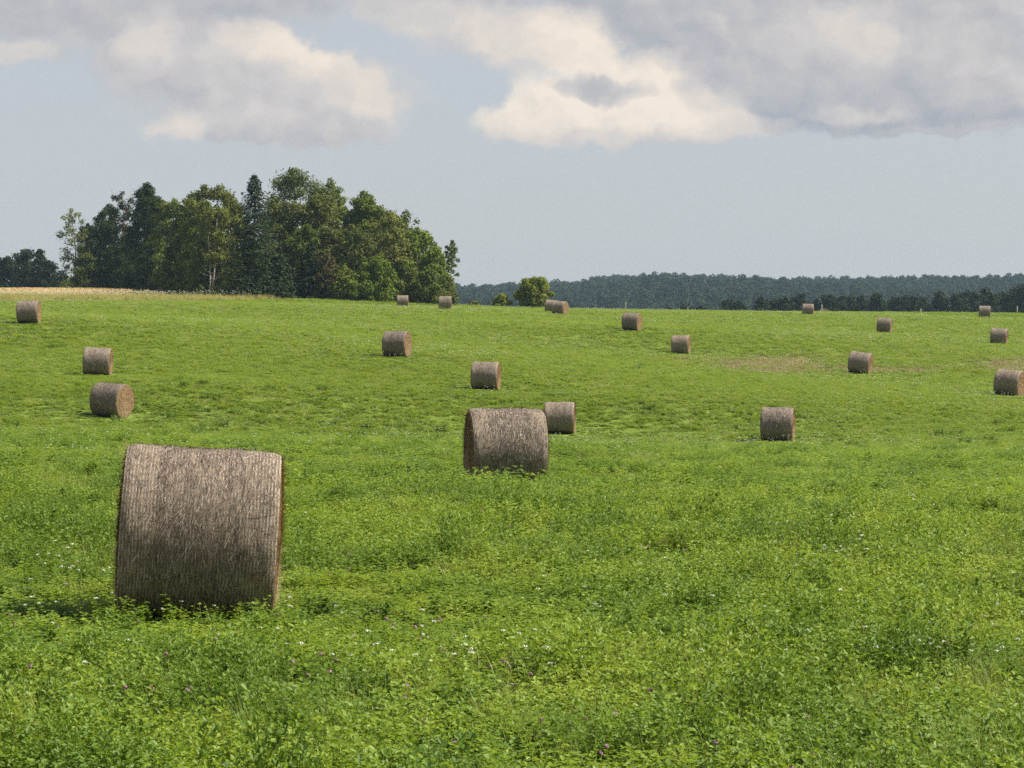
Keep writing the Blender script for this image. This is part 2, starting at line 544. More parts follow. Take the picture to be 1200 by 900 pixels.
def jitter_grid(y0, y1, step, margin=1.28, pad=2.5, rng=RNG):
    pts = []
    y = y0
    while y < y1:
        half = 0.1765 * y * margin + pad
        xs = np.arange(-half, half, step)
        pts.append(np.stack([xs + rng.uniform(-.5, .5, len(xs)) * step, np.full(len(xs), y) + rng.uniform(-.5, .5, len(xs)) * step], 1))
        y += step
    return np.concatenate(pts)


def off_bales(P, extra=0.0):
    d = np.linalg.norm(P[:, None, :] - BALE_XY[None], axis=2).min(1)
    return P[d > 0.62 + extra]


def fbm2(P, s, seed):
    return np.array([mnoise.fractal((p[0] * s, p[1] * s, seed), 1.0, 2.0, 3) for p in P])


def pixrow(P):
    """photo column, row of ground points"""
    z = H(P[:, 0], P[:, 1])
    return 600 + P[:, 0] / P[:, 1] * F, YH - z / P[:, 1] * F


def dry_mask(P):
    # two dry strips where the mown grass has turned brown
    x, y = P[:, 0], P[:, 1]
    a = at(925, 417, 214); b = at(1195, 424, 215)
    n = fbm2(P, 0.12, 5.5)
    m1 = 1 - np.sqrt(((x - a.x) / 10.5) ** 2 + ((y - a.y) / 20.0) ** 2) + n * 0.55
    m2 = 1 - np.sqrt(((x - b.x - 2) / 6.0) ** 2 + ((y - b.y) / 14.0) ** 2) + n * 0.55
    return np.maximum(m1, m2)


def border_mask(P):
    """weedy strip along the upper edge of the field, left of the wood"""
    px, py = pixrow(P)
    y = P[:, 1]
    return (y < 440) & (px < 540) & (y > 322 + 0.18 * np.clip(px, 0, 600))


def cover():
    P1 = off_bales(jitter_grid(9, 46, 0.30))
    P2 = off_bales(jitter_grid(46, 125, 0.52))
    P3 = off_bales(np.concatenate([jitter_grid(125, 180, 0.52, 1.15), jitter_grid(180, 250, 0.72, 1.14), jitter_grid(250, 420, 0.92, 1.13)]), 0.3)
    P = np.concatenate([P1, P2, P3])
    s = np.concatenate([np.full(len(P1), 1.0), np.full(len(P2), 1.65), np.where(P3[:, 1] < 180, 1.65, np.where(P3[:, 1] < 250, 2.1, 2.5))])
    zs = np.concatenate([np.full(len(P1), 1.0), np.full(len(P2), 1.05), np.full(len(P3), 1.15)])
    u = RNG.uniform(size=len(P))
    tall = fbm2(P, 1.3, 1.5) + 0.4 * fbm2(P, 0.4, 11.5)
    sp = fbm2(P, 0.22, 8.5)
    dm = dry_mask(P); bm = border_mask(P)
    wheat = (P[:, 1] > 415) & (pixrow(P)[0] < 238)
    keep = ~wheat
    z = H(P[:, 0], P[:, 1])
    ry = RNG.uniform(0, 2 * PI, len(P))
    tilt = RNG.normal(size=(len(P), 2)) * 0.08
    rot = np.stack([tilt[:, 0], tilt[:, 1], ry], 1)
    k = RNG.uniform(0.85, 1.2, len(P))
    hk = zs * np.clip(1.0 + 1.05 * tall * np.interp(P[:, 1], [40, 110, 130], [1.0, 0.35, 0.12]), 0.35, 2.0) * (1 + RNG.uniform(-0.2, 0.2, len(P)) * np.interp(P[:, 1], [80, 130], [1.0, 0.5]))
    scl = np.stack([s * k, s * k, hk], 1)
    db = np.linalg.norm(P[:, None, :] - BALE_XY[None], axis=2).min(1)
    scl[:, 2] *= np.interp(db, [0.9, 6.0], [0.25, 1.0]) * np.interp(P[:, 1], [35, 50, 130, 200], [1.0, 0.72, 0.50, 0.65])
    XYZ = np.c_[P, z]
    kind = np.where(dm > 0.25 + 0.5 * (u - 0.5), 3, np.where(bm, 4, np.where(u < np.interp(P[:, 1], [20, 60, 130, 250], [0.14, 0.2, 0.28, 0.44]) + np.interp(P[:, 1], [60, 130], [0.3, 0.12]) * sp, 1, 0)))
    mixd = keep & (kind == 0) & (fbm2(P, 0.7, 21.5) + 0.5 * (u - 0.5) > np.interp(P[:, 1], [60, 95, 145], [0.22, 0.36, 0.85]))
    kind = np.where(mixd, 5, kind)
    md = protos('mixed_plants', [clover_clump(360 + i, mat='alfalfa', up=0.8, hmax=0.34, leaves=10) for i in range(3)])
    scatter('dark_clover_cover', md, XYZ[mixd], rot[mixd], scl[mixd] * np.array([1, 1, 1.15]), RNG.integers(0, 3, mixd.sum()), 'deeper green leafy patches within the clover', 'clover')
    # clover
    cl = protos('clover_plants', [clover_clump(100 + i) for i in range(6)])
    q = keep & (kind == 0)
    scatter('clover_cover', cl, XYZ[q], rot[q], scl[q], RNG.integers(0, 6, q.sum()), 'low green clover covering the whole hay field', 'clover')
    gr = protos('grass_plants', [grass_tuft(200 + i) for i in range(4)])
    q = keep & (kind == 1)
    scatter('meadow_grass', gr, XYZ[q], rot[q], scl[q], RNG.integers(0, 4, q.sum()), 'yellow green grass blades mixed into the clover', 'grass')
    dr = protos('dry_plants', [grass_tuft(230 + i, mat='dry', n=60) for i in range(3)])
    q = keep & (kind == 3)
    scatter('dry_grass', dr, XYZ[q], rot[q], scl[q] * np.array([1, 1, 1.0]), RNG.integers(0, 3, q.sum()), 'brown dry grass strips on the right slope', 'grass')
    wd = protos('border_plants', [clover_clump(260 + i, mat='weed', up=0.8, L=0.03, W=0.008) for i in range(3)] + [grass_tuft(270 + i, mat='weed') for i in range(2)])
    q = keep & (kind == 4)
    sw = scl[q].copy(); sw[:, 2] *= RNG.uniform(2.2, 4.6, q.sum()) * np.interp(pixrow(P[q])[0], [100, 500], [1.0, 0.55])
    scatter('border_weeds', wd, XYZ[q], rot[q], sw, RNG.integers(0, 5, q.sum()), 'tall pale weeds along the upper edge of the field', 'weeds')
    # darker, taller leafy clumps
    n = 700
    d = 9 + (150 - 9) * RNG.uniform(size=n) ** 1.5
    C = np.stack([(RNG.uniform(-1, 1, n) * (0.1765 * d * 1.25 + 2)), d], 1)
    C = off_bales(C, 0.35)
    sc = RNG.uniform(0.4, 1.1, len(C)) * np.interp(C[:, 1], [10, 60, 150], [1.0, 1.2, 1.5])
    al = protos('dark_plants', [clover_clump(300 + i, rad=0.17, shoots=22, hmin=0.18, hmax=0.36, leaves=11, mat='alfalfa', L=0.032, W=0.012) for i in range(3)])
    scatter('dark_leafy_clumps', al, np.c_[C, H(C[:, 0], C[:, 1])], np.c_[np.zeros((len(C), 2)), RNG.uniform(0, 6.3, len(C))],
            np.stack([sc, sc, sc * 0.9], 1), RNG.integers(0, 3, len(C)), 'darker leafy clumps standing out of the clover', 'clover')
    # shoots growing up against the feet of the two nearest bales
    T = []
    for bi in (0, 1):
        bx, by = BALE_XY[bi]
        for i in range(20 if bi == 0 else 14):
            T.append((bx + RNG.uniform(-0.85, 0.85), by - RNG.uniform(0.62, 1.05)))
        for i in range(14):
            T.append((bx + RNG.choice([-1, 1]) * RNG.uniform(0.85, 1.0), by + RNG.uniform(-0.6, 0.6)))
    T = np.array(T)
    sc = RNG.uniform(0.6, 1.0, len(T))
    tp = protos('tall_plants', [clover_clump(330 + i, rad=0.13, shoots=8, hmin=0.15, hmax=0.42, leaves=10, up=0.6) for i in range(3)] + [grass_tuft(340, n=26, rad=0.1, hmin=0.2, hmax=0.5)])
    scatter('uncut_shoots', tp, np.c_[T, H(T[:, 0], T[:, 1])], np.c_[np.zeros((len(T), 2)), RNG.uniform(0, 6.3, len(T))],
            np.stack([sc, sc, sc], 1), RNG.integers(0, 4, len(T)), 'uncut shoots at the feet of the nearest bales', 'weeds')
    # white umbels
    n = 44000
    d = 14 + (400 - 14) * RNG.uniform(size=n) ** 0.75
    C = np.stack([(RNG.uniform(-1, 1, n) * (0.1765 * d * 1.2 + 1)), d], 1)
    C = off_bales(C, 0.1)
    pr = fbm2(C, 0.05, 2.2) * 1.1 + fbm2(C, 0.4, 4.2) * 0.6 + np.interp(C[:, 1], [10, 40, 100, 260], [-0.34, -0.18, 0.02, 0.16])
    dm = dry_mask(C); bm = border_mask(C)
    pr = np.where((C[:, 1] > 48) & (C[:, 1] < 112) & (RNG.uniform(size=len(C)) < 0.75), -1, pr)
    q = (pr > 0.22) | (dm > 0.0) | bm
    C = C[q]; bm = bm[q]; dm = dm[q]
    # extra in the dry strips and the border
    far = np.interp(C[:, 1], [20, 100, 250, 400], [1.0, 1.25, 2.0, 2.6])
    sc = RNG.uniform(0.25, 0.52, len(C)) * far * np.interp(C[:, 1], [60, 130], [1.0, 1.35])
    um = protos('umbel_plants', [umbel(400 + i) for i in range(4)])
    hz = RNG.uniform(0.65, 1.05, len(C)) * np.where(bm, 3.2, 1.0)
    scatter('white_wildflowers', um, np.c_[C, H(C[:, 0], C[:, 1])], np.c_[np.zeros((len(C), 2)), RNG.uniform(0, 6.3, len(C))],
            np.stack([sc, sc, hz], 1), RNG.integers(0, 4, len(C)), 'white flat flower heads dotted over the field', 'flowers')
    n = 1500
    d = 12 + 70 * RNG.uniform(size=n) ** 1.2
    C = np.stack([(RNG.uniform(-1, 1, n) * (0.1765 * d * 1.2 + 1)), d], 1)
    C = off_bales(C, 0.1)
    pr = fbm2(C, 0.25, 7.7)
    C = C[pr > 0.17]
    bl = protos('blossom_plants', [blossom(450 + i) for i in range(3)])
    sc = RNG.uniform(0.8, 1.3, len(C))
    scatter('pink_clover_blossoms', bl, np.c_[C, H(C[:, 0], C[:, 1])], np.c_[np.zeros((len(C), 2)), RNG.uniform(0, 6.3, len(C))],
            np.stack([sc, sc, RNG.uniform(0.8, 1.2, len(C))], 1), RNG.integers(0, 3, len(C)), 'small purple pink clover heads in the foreground', 'flowers')
    # ripe grain beyond the weedy border
    W = jitter_grid(418, 560, 1.15, 1.4)
    px, _ = pixrow(W)
    W = W[(px < 236) & (W[:, 1] > 414) & (W[:, 1] < np.minimum(500, 394 + (240 - px) * 1.1))]
    wp = protos('wheat_plants', [grass_tuft(500 + i, n=80, rad=0.75, hmin=0.6, hmax=0.85, w=0.02, mat='wheat', ears=True) for i in range(3)])
    k = RNG.uniform(0.9, 1.15, len(W))
    scatter('ripe_grain', wp, np.c_[W, H(W[:, 0], W[:, 1])], np.c_[np.zeros((len(W), 2)), RNG.uniform(0, 6.3, len(W))],
            np.stack([k, k, k], 1), RNG.integers(0, 3, len(W)), 'strip of ripe tan grain beyond the field at left', 'grain field')


cover()

# ------------------------------------------------------------------ hay bales
def hay_side_material():
    m, nt, out = new_mat('net_wrapped_weathered_hay')
    g = NT(nt)
    uv = g.n('ShaderNodeUVMap').outputs[0]
    rnd = g.n('ShaderNodeObjectInfo').outputs['Random']
    off = g.n('ShaderNodeCombineXYZ'); g.l(g.math('MULTIPLY', rnd, 37.0), off.inputs[2])
    uvo = g.vmath('ADD', uv, off.outputs[0])
    st = g.noise(g.vmath('MULTIPLY', uvo, (150, 17, 1)), 1.0, 6, 0.7, 0.6)        # fibres
    st2 = g.noise(g.vmath('MULTIPLY', uvo, (60, 45, 1)), 1.0, 5, 0.7, 1.2)
    bl = g.noise(g.vmath('MULTIPLY', uvo, (2.2, 2.0, 1)), 1.0, 4, 0.6)           # weathered blotches
    sp = g.n('ShaderNodeSeparateXYZ'); g.l(uv, sp.inputs[0])
    # net threads run round the bale, 30 mm apart, wandering a little
    wob = g.math('MULTIPLY', g.noise(g.vmath('MULTIPLY', uvo, (3, 1.6, 1)), 1.0, 2), 0.05)
    ph = g.math('MULTIPLY', g.math('ADD', sp.outputs[0], wob), 2 * PI / 0.030)
    th = g.math('MULTIPLY_ADD', g.math('SINE', ph), 0.5, 0.5)
    th = g.math('POWER', th, 3.0)
    edge = g.smooth(g.math('ABSOLUTE', sp.outputs[0]), 0.30, 0.70, 0.60, 1.0)
    brk = g.smooth(g.noise(g.vmath('MULTIPLY', uvo, (9, 60, 1)), 1.0, 2), 0.35, 0.62)
    th = g.math('MULTIPLY', g.math('MULTIPLY', th, edge), brk)
    f = g.math('ADD', g.math('MULTIPLY', st, 0.75), g.math('MULTIPLY', st2, 0.25))
    col = g.ramp(f, [(0.31, (0.030, 0.018, 0.010)), (0.42, (0.090, 0.067, 0.048)), (0.55, (0.190, 0.154, 0.124)), (0.70, (0.35, 0.297, 0.25))])
    col = g.mix(g.smooth(bl, 0.35, 0.7, 0.0, 0.25), col, g.mix(0.5, col, (0.13, 0.095, 0.062)))
    col = g.mix(th, col, (0.38, 0.335, 0.29))
    tone = g.ramp(rnd, [(0.0, (0.80, 0.79, 0.79)), (0.5, (1.0, 1.0, 1.0)), (1.0, (1.16, 1.13, 1.06))])
    col = g.mix(1.0, col, tone, 'MULTIPLY')
    p = g.n('ShaderNodeBsdfPrincipled'); p.inputs['Roughness'].default_value = 0.9; p.inputs['Specular IOR Level'].default_value = 0.12
    g.l(col, p.inputs['Base Color'])
    b = g.n('ShaderNodeBump'); b.inputs['Strength'].default_value = 0.9; b.inputs['Distance'].default_value = 0.012
    hgt = g.math('ADD', f, g.math('MULTIPLY', th, 0.35))
    g.l(hgt, b.inputs['Height']); g.l(b.outputs[0], p.inputs['Normal'])
    g.l(p.outputs[0], out.inputs['Surface'])
    return m


def hay_end_material():
    m, nt, out = new_mat('rolled_hay_end')
    g = NT(nt)
    tc = g.n('ShaderNodeTexCoord').outputs['Object']
    sp = g.n('ShaderNodeSeparateXYZ'); g.l(tc, sp.inputs[0])
    y, z = sp.outputs[1], sp.outputs[2]
    z = g.math('SUBTRACT', z, 0.745)
    rr = g.math('SQRT', g.math('ADD', g.math('MULTIPLY', y, y), g.math('MULTIPLY', z, z)))
    an = g.math('ARCTAN2', z, y)
    cb = g.n('ShaderNodeCombineXYZ'); g.l(g.math('MULTIPLY', rr, 30.0), cb.inputs[0]); g.l(g.math('MULTIPLY', an, 2.6), cb.inputs[1])
    g.l(g.math('MULTIPLY', g.n('ShaderNodeObjectInfo').outputs['Random'], 21.0), cb.inputs[2])
    n1 = g.noise(cb.outputs[0], 1.0, 6, 0.7, 0.8)
    n2 = g.noise(tc, 26, 5, 0.7, 1.0)
    f = g.math('ADD', g.math('MULTIPLY', n1, 0.6), g.math('MULTIPLY', n2, 0.4))
    col = g.ramp(f, [(0.34, (0.040, 0.022, 0.010)), (0.46, (0.150, 0.088, 0.042)), (0.57, (0.275, 0.180, 0.098)), (0.72, (0.48, 0.37, 0.24))])
    p = g.n('ShaderNodeBsdfPrincipled'); p.inputs['Roughness'].default_value = 0.9; p.inputs['Specular IOR Level'].default_value = 0.12
    g.l(col, p.inputs['Base Color'])
    b = g.n('ShaderNodeBump'); b.inputs['Strength'].default_value = 1.0; b.inputs['Distance'].default_value = 0.03
    g.l(f, b.inputs['Height']); g.l(b.outputs[0], p.inputs['Normal'])
    g.l(p.outputs[0], out.inputs['Surface'])
    return m


M['hay_side'] = hay_side_material()
M['hay_end'] = hay_end_material()
def straw_material():
    # every loose straw has its own bleached or stained tone
    m, nt, out = new_mat('loose_straw')
    g = NT(nt)
    wn = g.n('ShaderNodeTexWhiteNoise', noise_dimensions='2D')
    g.l(g.n('ShaderNodeUVMap').outputs[0], wn.inputs['Vector'])
    col = g.ramp(wn.outputs['Value'], [(0.0, (0.028, 0.019, 0.012)), (0.35, (0.092, 0.071, 0.053)), (0.75, (0.232, 0.195, 0.160)), (1.0, (0.54, 0.47, 0.395))])
    p = g.n('ShaderNodeBsdfPrincipled'); p.inputs['Roughness'].default_value = 0.8; p.inputs['Specular IOR Level'].default_value = 0.15
    g.l(col, p.inputs['Base Color'])
    g.l(p.outputs[0], out.inputs['Surface'])
    return m


M['straw'] = straw_material()
M['straw_gold'] = plain_material('loose_golden_straw', (0.12, 0.075, 0.04), (0.34, 0.26, 0.15), 110.0, 0.85)

RB, LB = 0.78, 1.42


def bale_r(seed, u, w):
    """radius of the wrapped side at axial position u, angle w (0 = up)"""
    e = abs(u) / (LB / 2)
    r = RB * (1 - 0.035 * max(0, (e - 0.86) / 0.14) ** 2.2)
    r += 0.020 * mnoise.noise((u * 2.2, math.cos(w) * 1.6 + seed, math.sin(w) * 1.6)) + 0.006 * mnoise.noise((u * 9, math.cos(w) * 5 + seed, math.sin(w) * 5))
    return r


def bale_point(seed, u, w, lift=0.0):
    r = bale_r(seed, u, w) + lift
    sl = 0.5 + 0.5 * math.sin(seed * 1.7)            # how far this one has slumped
    y = -math.sin(w) * r * (1 + 0.030 * sl)
    z = math.cos(w) * r * (1 - 0.020 * sl)
    # sagged under its own weight: flat foot, slightly wider belly
    if z < -0.60: z = -0.60 + (z + 0.60) * 0.72
    y *= 1.015
    return (u, y, z + RB - 0.035)


def bale_meshes(seed, na, nc, straws, sw, end_straws):
    # wrapped side
    me = bpy.data.meshes.new('wrapped_side')
    us = [LB * (i / (na - 1) - 0.5) for i in range(na)]
    us = [LB / 2 * math.copysign(abs(u / (LB / 2)) ** 0.8, u) for u in us]
    V = [bale_point(seed, u, 2 * PI * j / nc) for u in us for j in range(nc)]
    Fc = []; UV = []
    for i in range(na - 1):
        for j in range(nc):
            j2 = (j + 1) % nc
            Fc.append((i * nc + j, (i + 1) * nc + j, (i + 1) * nc + j2, i * nc + j2))
            v0, v1 = 2 * PI * RB * j / nc, 2 * PI * RB * (j + 1) / nc
            UV += [(us[i], v0), (us[i + 1], v0), (us[i + 1], v1), (us[i], v1)]
    nb = len(Fc)
    rng = np.random.default_rng(seed)
    for k in range(straws):
        u = rng.uniform(-LB / 2 * 0.985, LB / 2 * 0.985); w = rng.uniform(0, 2 * PI)
        if abs(u) > 0.40 and rng.uniform() < 0.6: continue      # the wrap lies tighter towards both rims
        ln = rng.uniform(0.03, 0.14); a = rng.normal() * 0.32
        if rng.uniform() < 0.12: a = rng.uniform(0, PI)
        du, dw = math.sin(a) * ln, math.cos(a) * ln / RB
        ww = rng.uniform(0.6, 1.3) * sw
        pu, pw = math.cos(a) * ww, -math.sin(a) * ww / RB
        lf = [rng.uniform(0.000, 0.004), rng.uniform(0.004, 0.012), rng.uniform(0.0, 0.022)]
        b0 = len(V)
        uvp = (rng.uniform(-0.7, 0.7), rng.uniform(0, 4))
        for t in range(3):
            uu = max(-LB / 2, min(LB / 2, u + du * (t - 1) / 2)); wx = w + dw * (t - 1) / 2
            V.append(bale_point(seed, uu, wx, lf[t])); V.append(bale_point(seed, max(-LB / 2, min(LB / 2, uu + pu)), wx + pw, lf[t] + 0.001))
        for t in range(2):
            Fc.append((b0 + 2 * t, b0 + 2 * t + 1, b0 + 2 * t + 3, b0 + 2 * t + 2)); UV += [uvp] * 4
    me.from_pydata(V, [], Fc)
    me.materials.append(M['hay_side']); me.materials.append(M['straw'])
    me.polygons.foreach_set('material_index', [0] * nb + [1] * (len(Fc) - nb))
    me.polygons.foreach_set('use_smooth', [True] * nb + [False] * (len(Fc) - nb))
    ul = me.uv_layers.new(name='wrap')
    ul.data.foreach_set('uv', [c for q in UV for c in q])
    me.update()
    ends = []
    for sgn in (-1, 1):
        e = bpy.data.meshes.new('end_face')
        V = []; Fc = []
        nr = 14
        for i in range(nr + 1):
            t = 1 - i / (nr)
            for j in range(nc):
                w = 2 * PI * j / nc
                x, y, z = bale_point(seed, sgn * LB / 2, w)
                zc = RB - 0.035
                bul = 0.035 * (1 - t ** 2.5) + (0.018 * mnoise.noise((y * t * 6, (z - zc) * t * 6, seed + sgn * 3.0)) if i > 0 else 0)
                V.append((sgn * (LB / 2 + bul - 0.004), y * max(t, 0.01) * 0.998, zc + (z - zc) * max(t, 0.01) * 0.998))
        for i in range(nr):
            for j in range(nc):
                j2 = (j + 1) % nc
                q = (i * nc + j, i * nc + j2, (i + 1) * nc + j2, (i + 1) * nc + j)
                Fc.append(q if sgn < 0 else q[::-1])
        Fc.append(tuple(nr * nc + j for j in range(nc)))
        nb = len(Fc)
        for k in range(end_straws):
            rr = RB * 0.97 * math.sqrt(rng.uniform()); w = rng.uniform(0, 2 * PI)
            c = np.array([sgn * (LB / 2 + 0.03 * (1 - (rr / RB) ** 2.5)), rr * math.cos(w), RB - 0.035 + rr * math.sin(w)])
            if c[2] < 0.05: continue
            td = np.array([sgn * rng.uniform(0, 0.35), -math.sin(w), math.cos(w)]) + rng.normal(size=3) * 0.4
            td[0] = sgn * abs(td[0]) * 0.6
            td /= np.linalg.norm(td)
            ln = rng.uniform(0.03, 0.13)
            sd = np.cross(td, [sgn, 0.2, 0.1]); sd = sd / np.linalg.norm(sd) * sw
            b0 = len(V)
            c = c + np.array([sgn * 0.002, 0, 0])
            V += [tuple(c), tuple(c + sd), tuple(c + sd + td * ln), tuple(c + td * ln)]
            Fc.append((b0, b0 + 1, b0 + 2, b0 + 3))
        e.from_pydata(V, [], Fc)
        e.materials.append(M['hay_end']); e.materials.append(M['straw_gold'])
        e.polygons.foreach_set('material_index', [0] * nb + [1] * (len(Fc) - nb))
        e.polygons.foreach_set('use_smooth', [True] * nb + [False] * (len(Fc) - nb))
        e.update()
        ends.append(e)
    return me, ends


def make_bale(meshes):
    side, ends = meshes
    root = empty('hay_bale')
    link_mesh('wrapped_side', side, None, root)
    for e in ends: link_mesh('end_face', e, None, root)
    return root


def copy_bale(src):
    c = src.copy(); COL.objects.link(c)
    for ch in src.children:
        d = ch.copy(); COL.objects.link(d); d.parent = c
    return c


BALE_LABELS = {
    'front': 'largest round hay bale, nearest to the camera, tilted in the clover at left',
    'second': 'second largest hay bale, in the middle with a smaller bale behind it',
    'behind2': 'small hay bale half hidden behind the right side of the big middle bale',
    'right_mid': 'hay bale standing alone right of centre, below the dry brown strip',
    'left_open': 'hay bale at left turned so its round golden end face shows',
    'left_upper': 'hay bale at left just above the one showing its round golden end',
    'mid_small': 'hay bale just above the big middle bale',
    'mid_upper': 'hay bale on the slope below the right end of the tree grove',
    'left_edge': 'hay bale at the left edge of the field below the tan grain strip',
    'dry_left': 'hay bale at the left tip of the dry brown strip with white flowers',
    'below_post': 'hay bale in front of the thin pale post, right of the overlapping pair',
    'dry_right': 'tilted hay bale at the right tip of the dry brown strip',
    'right_edge': 'hay bale at the right edge of the photo, showing part of its golden end',
    'right_far_a': 'small far hay bale between the tilted bale and the field skyline at right',
    'right_far_b': 'small far hay bale above the bale at the right edge',
    'right_ridge': 'tiny hay bale on the skyline at far right before the dark tree belt',
    'ridge': 'tiny hay bale on the skyline beside a thin post and a half sunken bale',
    'pair_front': 'front bale of the overlapping pair right of the round tree',
    'pair_back': 'back bale of the overlapping pair right of the round tree',
    'ridge_left': 'small hay bale at the right foot of the tree grove, right of its tiny neighbour',
    'grove_front': 'tiny hay bale before the tree grove, left of the bale at its right foot',
    'sunken': 'hay bale mostly sunken behind the skyline, only its rounded top showing',
}
hero = make_bale(bale_meshes(3, 44, 120, 13000, 0.0034, 2600))
hero2 = make_bale(bale_meshes(11, 36, 96, 11000, 0.006, 1800))
smalls = [make_bale(bale_meshes(21 + i, 24, 64, 3000, 0.011, 900)) for i in range(5)]
used = set()


def place_bale(key, x, y, yaw, roll, sc, sink=0.0, src=None):
    if src is None: src = smalls[len(used) % 5]
    o = src if src.name not in used else copy_bale(src)
    used.add(src.name) if o is src else used.add(o.name)
    los = math.atan2(x, y)                       # line of sight, measured from straight ahead
    # yaw: turned so that its right end (+) or left end (-) faces the viewer
    o.location = (x, y, Hs(x, y) - sink)
    o.rotation_euler = Euler((0, R(roll), -los - R(yaw)), 'XYZ')
    o.scale = sc if isinstance(sc, tuple) else (sc * random.uniform(0.96, 1.04), sc * random.uniform(0.98, 1.03), sc * random.uniform(0.98, 1.02))
    tag(o, BALE_LABELS[key], 'hay bale', 'round hay bales on the meadow')
    return o


for b in BALES:
    p = at(b[1], b[2], b[3])
    src = hero if b[0] == 'front' else hero2 if b[0] == 'second' else None
    place_bale(b[0], p.x, p.y, b[4], b[5], b[6], src=src)
p = at(965, 366, 425)
o = place_bale('sunken', p.x, p.y, 80, 0, 1.0)
o.location.z = at(965, 362.3, 425).z - 1.46

# ------------------------------------------------------------------ trees
def blob_leaves(rng, c, rad, n, size, outward=0.7, shell=0.5):
    d = unit(rng.normal(size=(n, 3)))
    rr = shell + (1 - shell) * np.sqrt(rng.uniform(size=(n, 1)))
    lump = 1 + 0.25 * np.sin(d[:, :1] * 5 + c[0]) * np.sin(d[:, 1:2] * 5 + c[1]) + rng.normal(size=(n, 1)) * 0.17
    C = c + d * rr * lump * rad
    N = d * outward + rng.normal(size=(n, 3)) * 0.55 + np.array([0, 0, 0.35])
    return leaf_quads(C, N, rng.uniform(0.7, 1.3, n) * size, 0.62, rng)


def broadleaf(name, x, y, h, hw, fol, bark, label, cat, group, seed, dens=1.0, leaf=0.18, base=0.12, shape='round', trunks=1, trunk_h=None, twigs=False, zoff=0.0):
    rng = np.random.default_rng(seed)
    z0 = Hs(x, y) + zoff
    root = empty(name, (x, y, z0))
    tag(root, label, cat, group)
    tb = MB()
    blobs = []
    tr0 = max(0.05, h * 0.010) * (0.72 if bark is M['birch'] else 1.0)
    for tk in range(trunks):
        off = np.array([rng.normal() * 0.25 * (trunks > 1), rng.normal() * 0.25 * (trunks > 1), 0])
        lean = np.array([rng.normal() * 0.05 + (tk - (trunks - 1) / 2) * 0.16, rng.normal() * 0.05, 0]) * h
        def tp(t):
            return off + lean * t ** 1.3 + np.array([math.sin(t * 5 + seed) * 0.012 * h, math.cos(t * 4 + seed) * 0.012 * h, h * 0.96 * t])
        ts = np.linspace(0, 1, 8)
        tb.tube([tp(t) - np.array([0, 0, 0.15 if t == 0 else 0]) for t in ts], [tr0 * (1.15 - t) / (1 + 0.25 * (trunks - 1)) + 0.015 for t in ts], 7)
        def prof(tt):
            if shape == 'round': return math.sin(PI * min(1, 0.22 + 0.70 * tt)) ** 0.55
            if shape == 'tall': return 0.62 + 0.38 * math.sin(PI * min(1, 0.10 + 0.85 * tt)) - 0.45 * max(0, tt - 0.65)
            if shape == 'flame': return (1 - tt) ** 0.6 * 0.95 + 0.10
            return math.sqrt(max(0.03, 1 - (tt * 0.97) ** 2.2))
        ch = h * (1 - base)
        nl = int(np.clip(20 * ch / hw * 0.55 / trunks * dens ** 0.7, 20 / trunks, 64))
        for k in range(nl):
            tt = (k + rng.uniform(0.0, 1.0)) / nl * 0.97
            t = base + (1 - base) * tt
            an = k * 2.39996 + rng.uniform(-0.5, 0.5) + seed
            pr = prof(tt)
            br = hw * rng.uniform(0.20, 0.36) * (0.60 + 0.40 * pr)
            ln = max(0.0, hw * pr * rng.uniform(0.72, 1.06) - br * 0.75) * (rng.uniform(0.35, 0.75) if k % 4 == 3 else 1.0)
            c = tp(t)
            en = c + np.array([math.cos(an) * ln, math.sin(an) * ln, 0.0])
            en[2] = min(max(en[2], br * 0.6), h - br * 0.7)
            st = tp(max(0.05, t - (0.35 * ln + 0.03 * h) / h))
            mid = (st + en) / 2 + np.array([0, 0, -0.06 * ln])
            r0 = tr0 * (1.05 - t) * 0.5 + 0.014
            tb.tube([st, mid, en + np.array([0, 0, br * 0.3])], [r0, r0 * 0.65, 0.012], 5)
            blobs.append((en, br))
            if twigs and tt > 0.5:
                for q in range(3):
                    e2 = en + np.array([rng.normal() * 0.3, rng.normal() * 0.3, rng.uniform(0.5, 1.2)]) * hw * 0.5
                    tb.tube([en, e2], [0.03, 0.012], 4)
        blobs.append((tp(1.0) * np.array([1, 1, 0]) + np.array([0, 0, h - hw * 0.15]), hw * 0.16))
        blobs.append((tp(1.0) * np.array([1, 1, 0]) + np.array([rng.normal() * hw * 0.1, 0, h - hw * 0.38]), hw * 0.24))
    tb.build('trunk', bark, root)
    VV = []
    for c, br in blobs:
        rad = np.array([br, br, br * rng.uniform(0.7, 0.95)])
        n = int(np.clip(dens * 9 * (br / leaf) ** 2, 30, 1500))
        VV.append(blob_leaves(rng, c, rad, n, leaf, shell=0.25))
    V = np.concatenate(VV)
    V[:, :, 2] = np.maximum(V[:, :, 2], 0.03)
    quad_mesh('crown', V, fol, None, root)
    return root


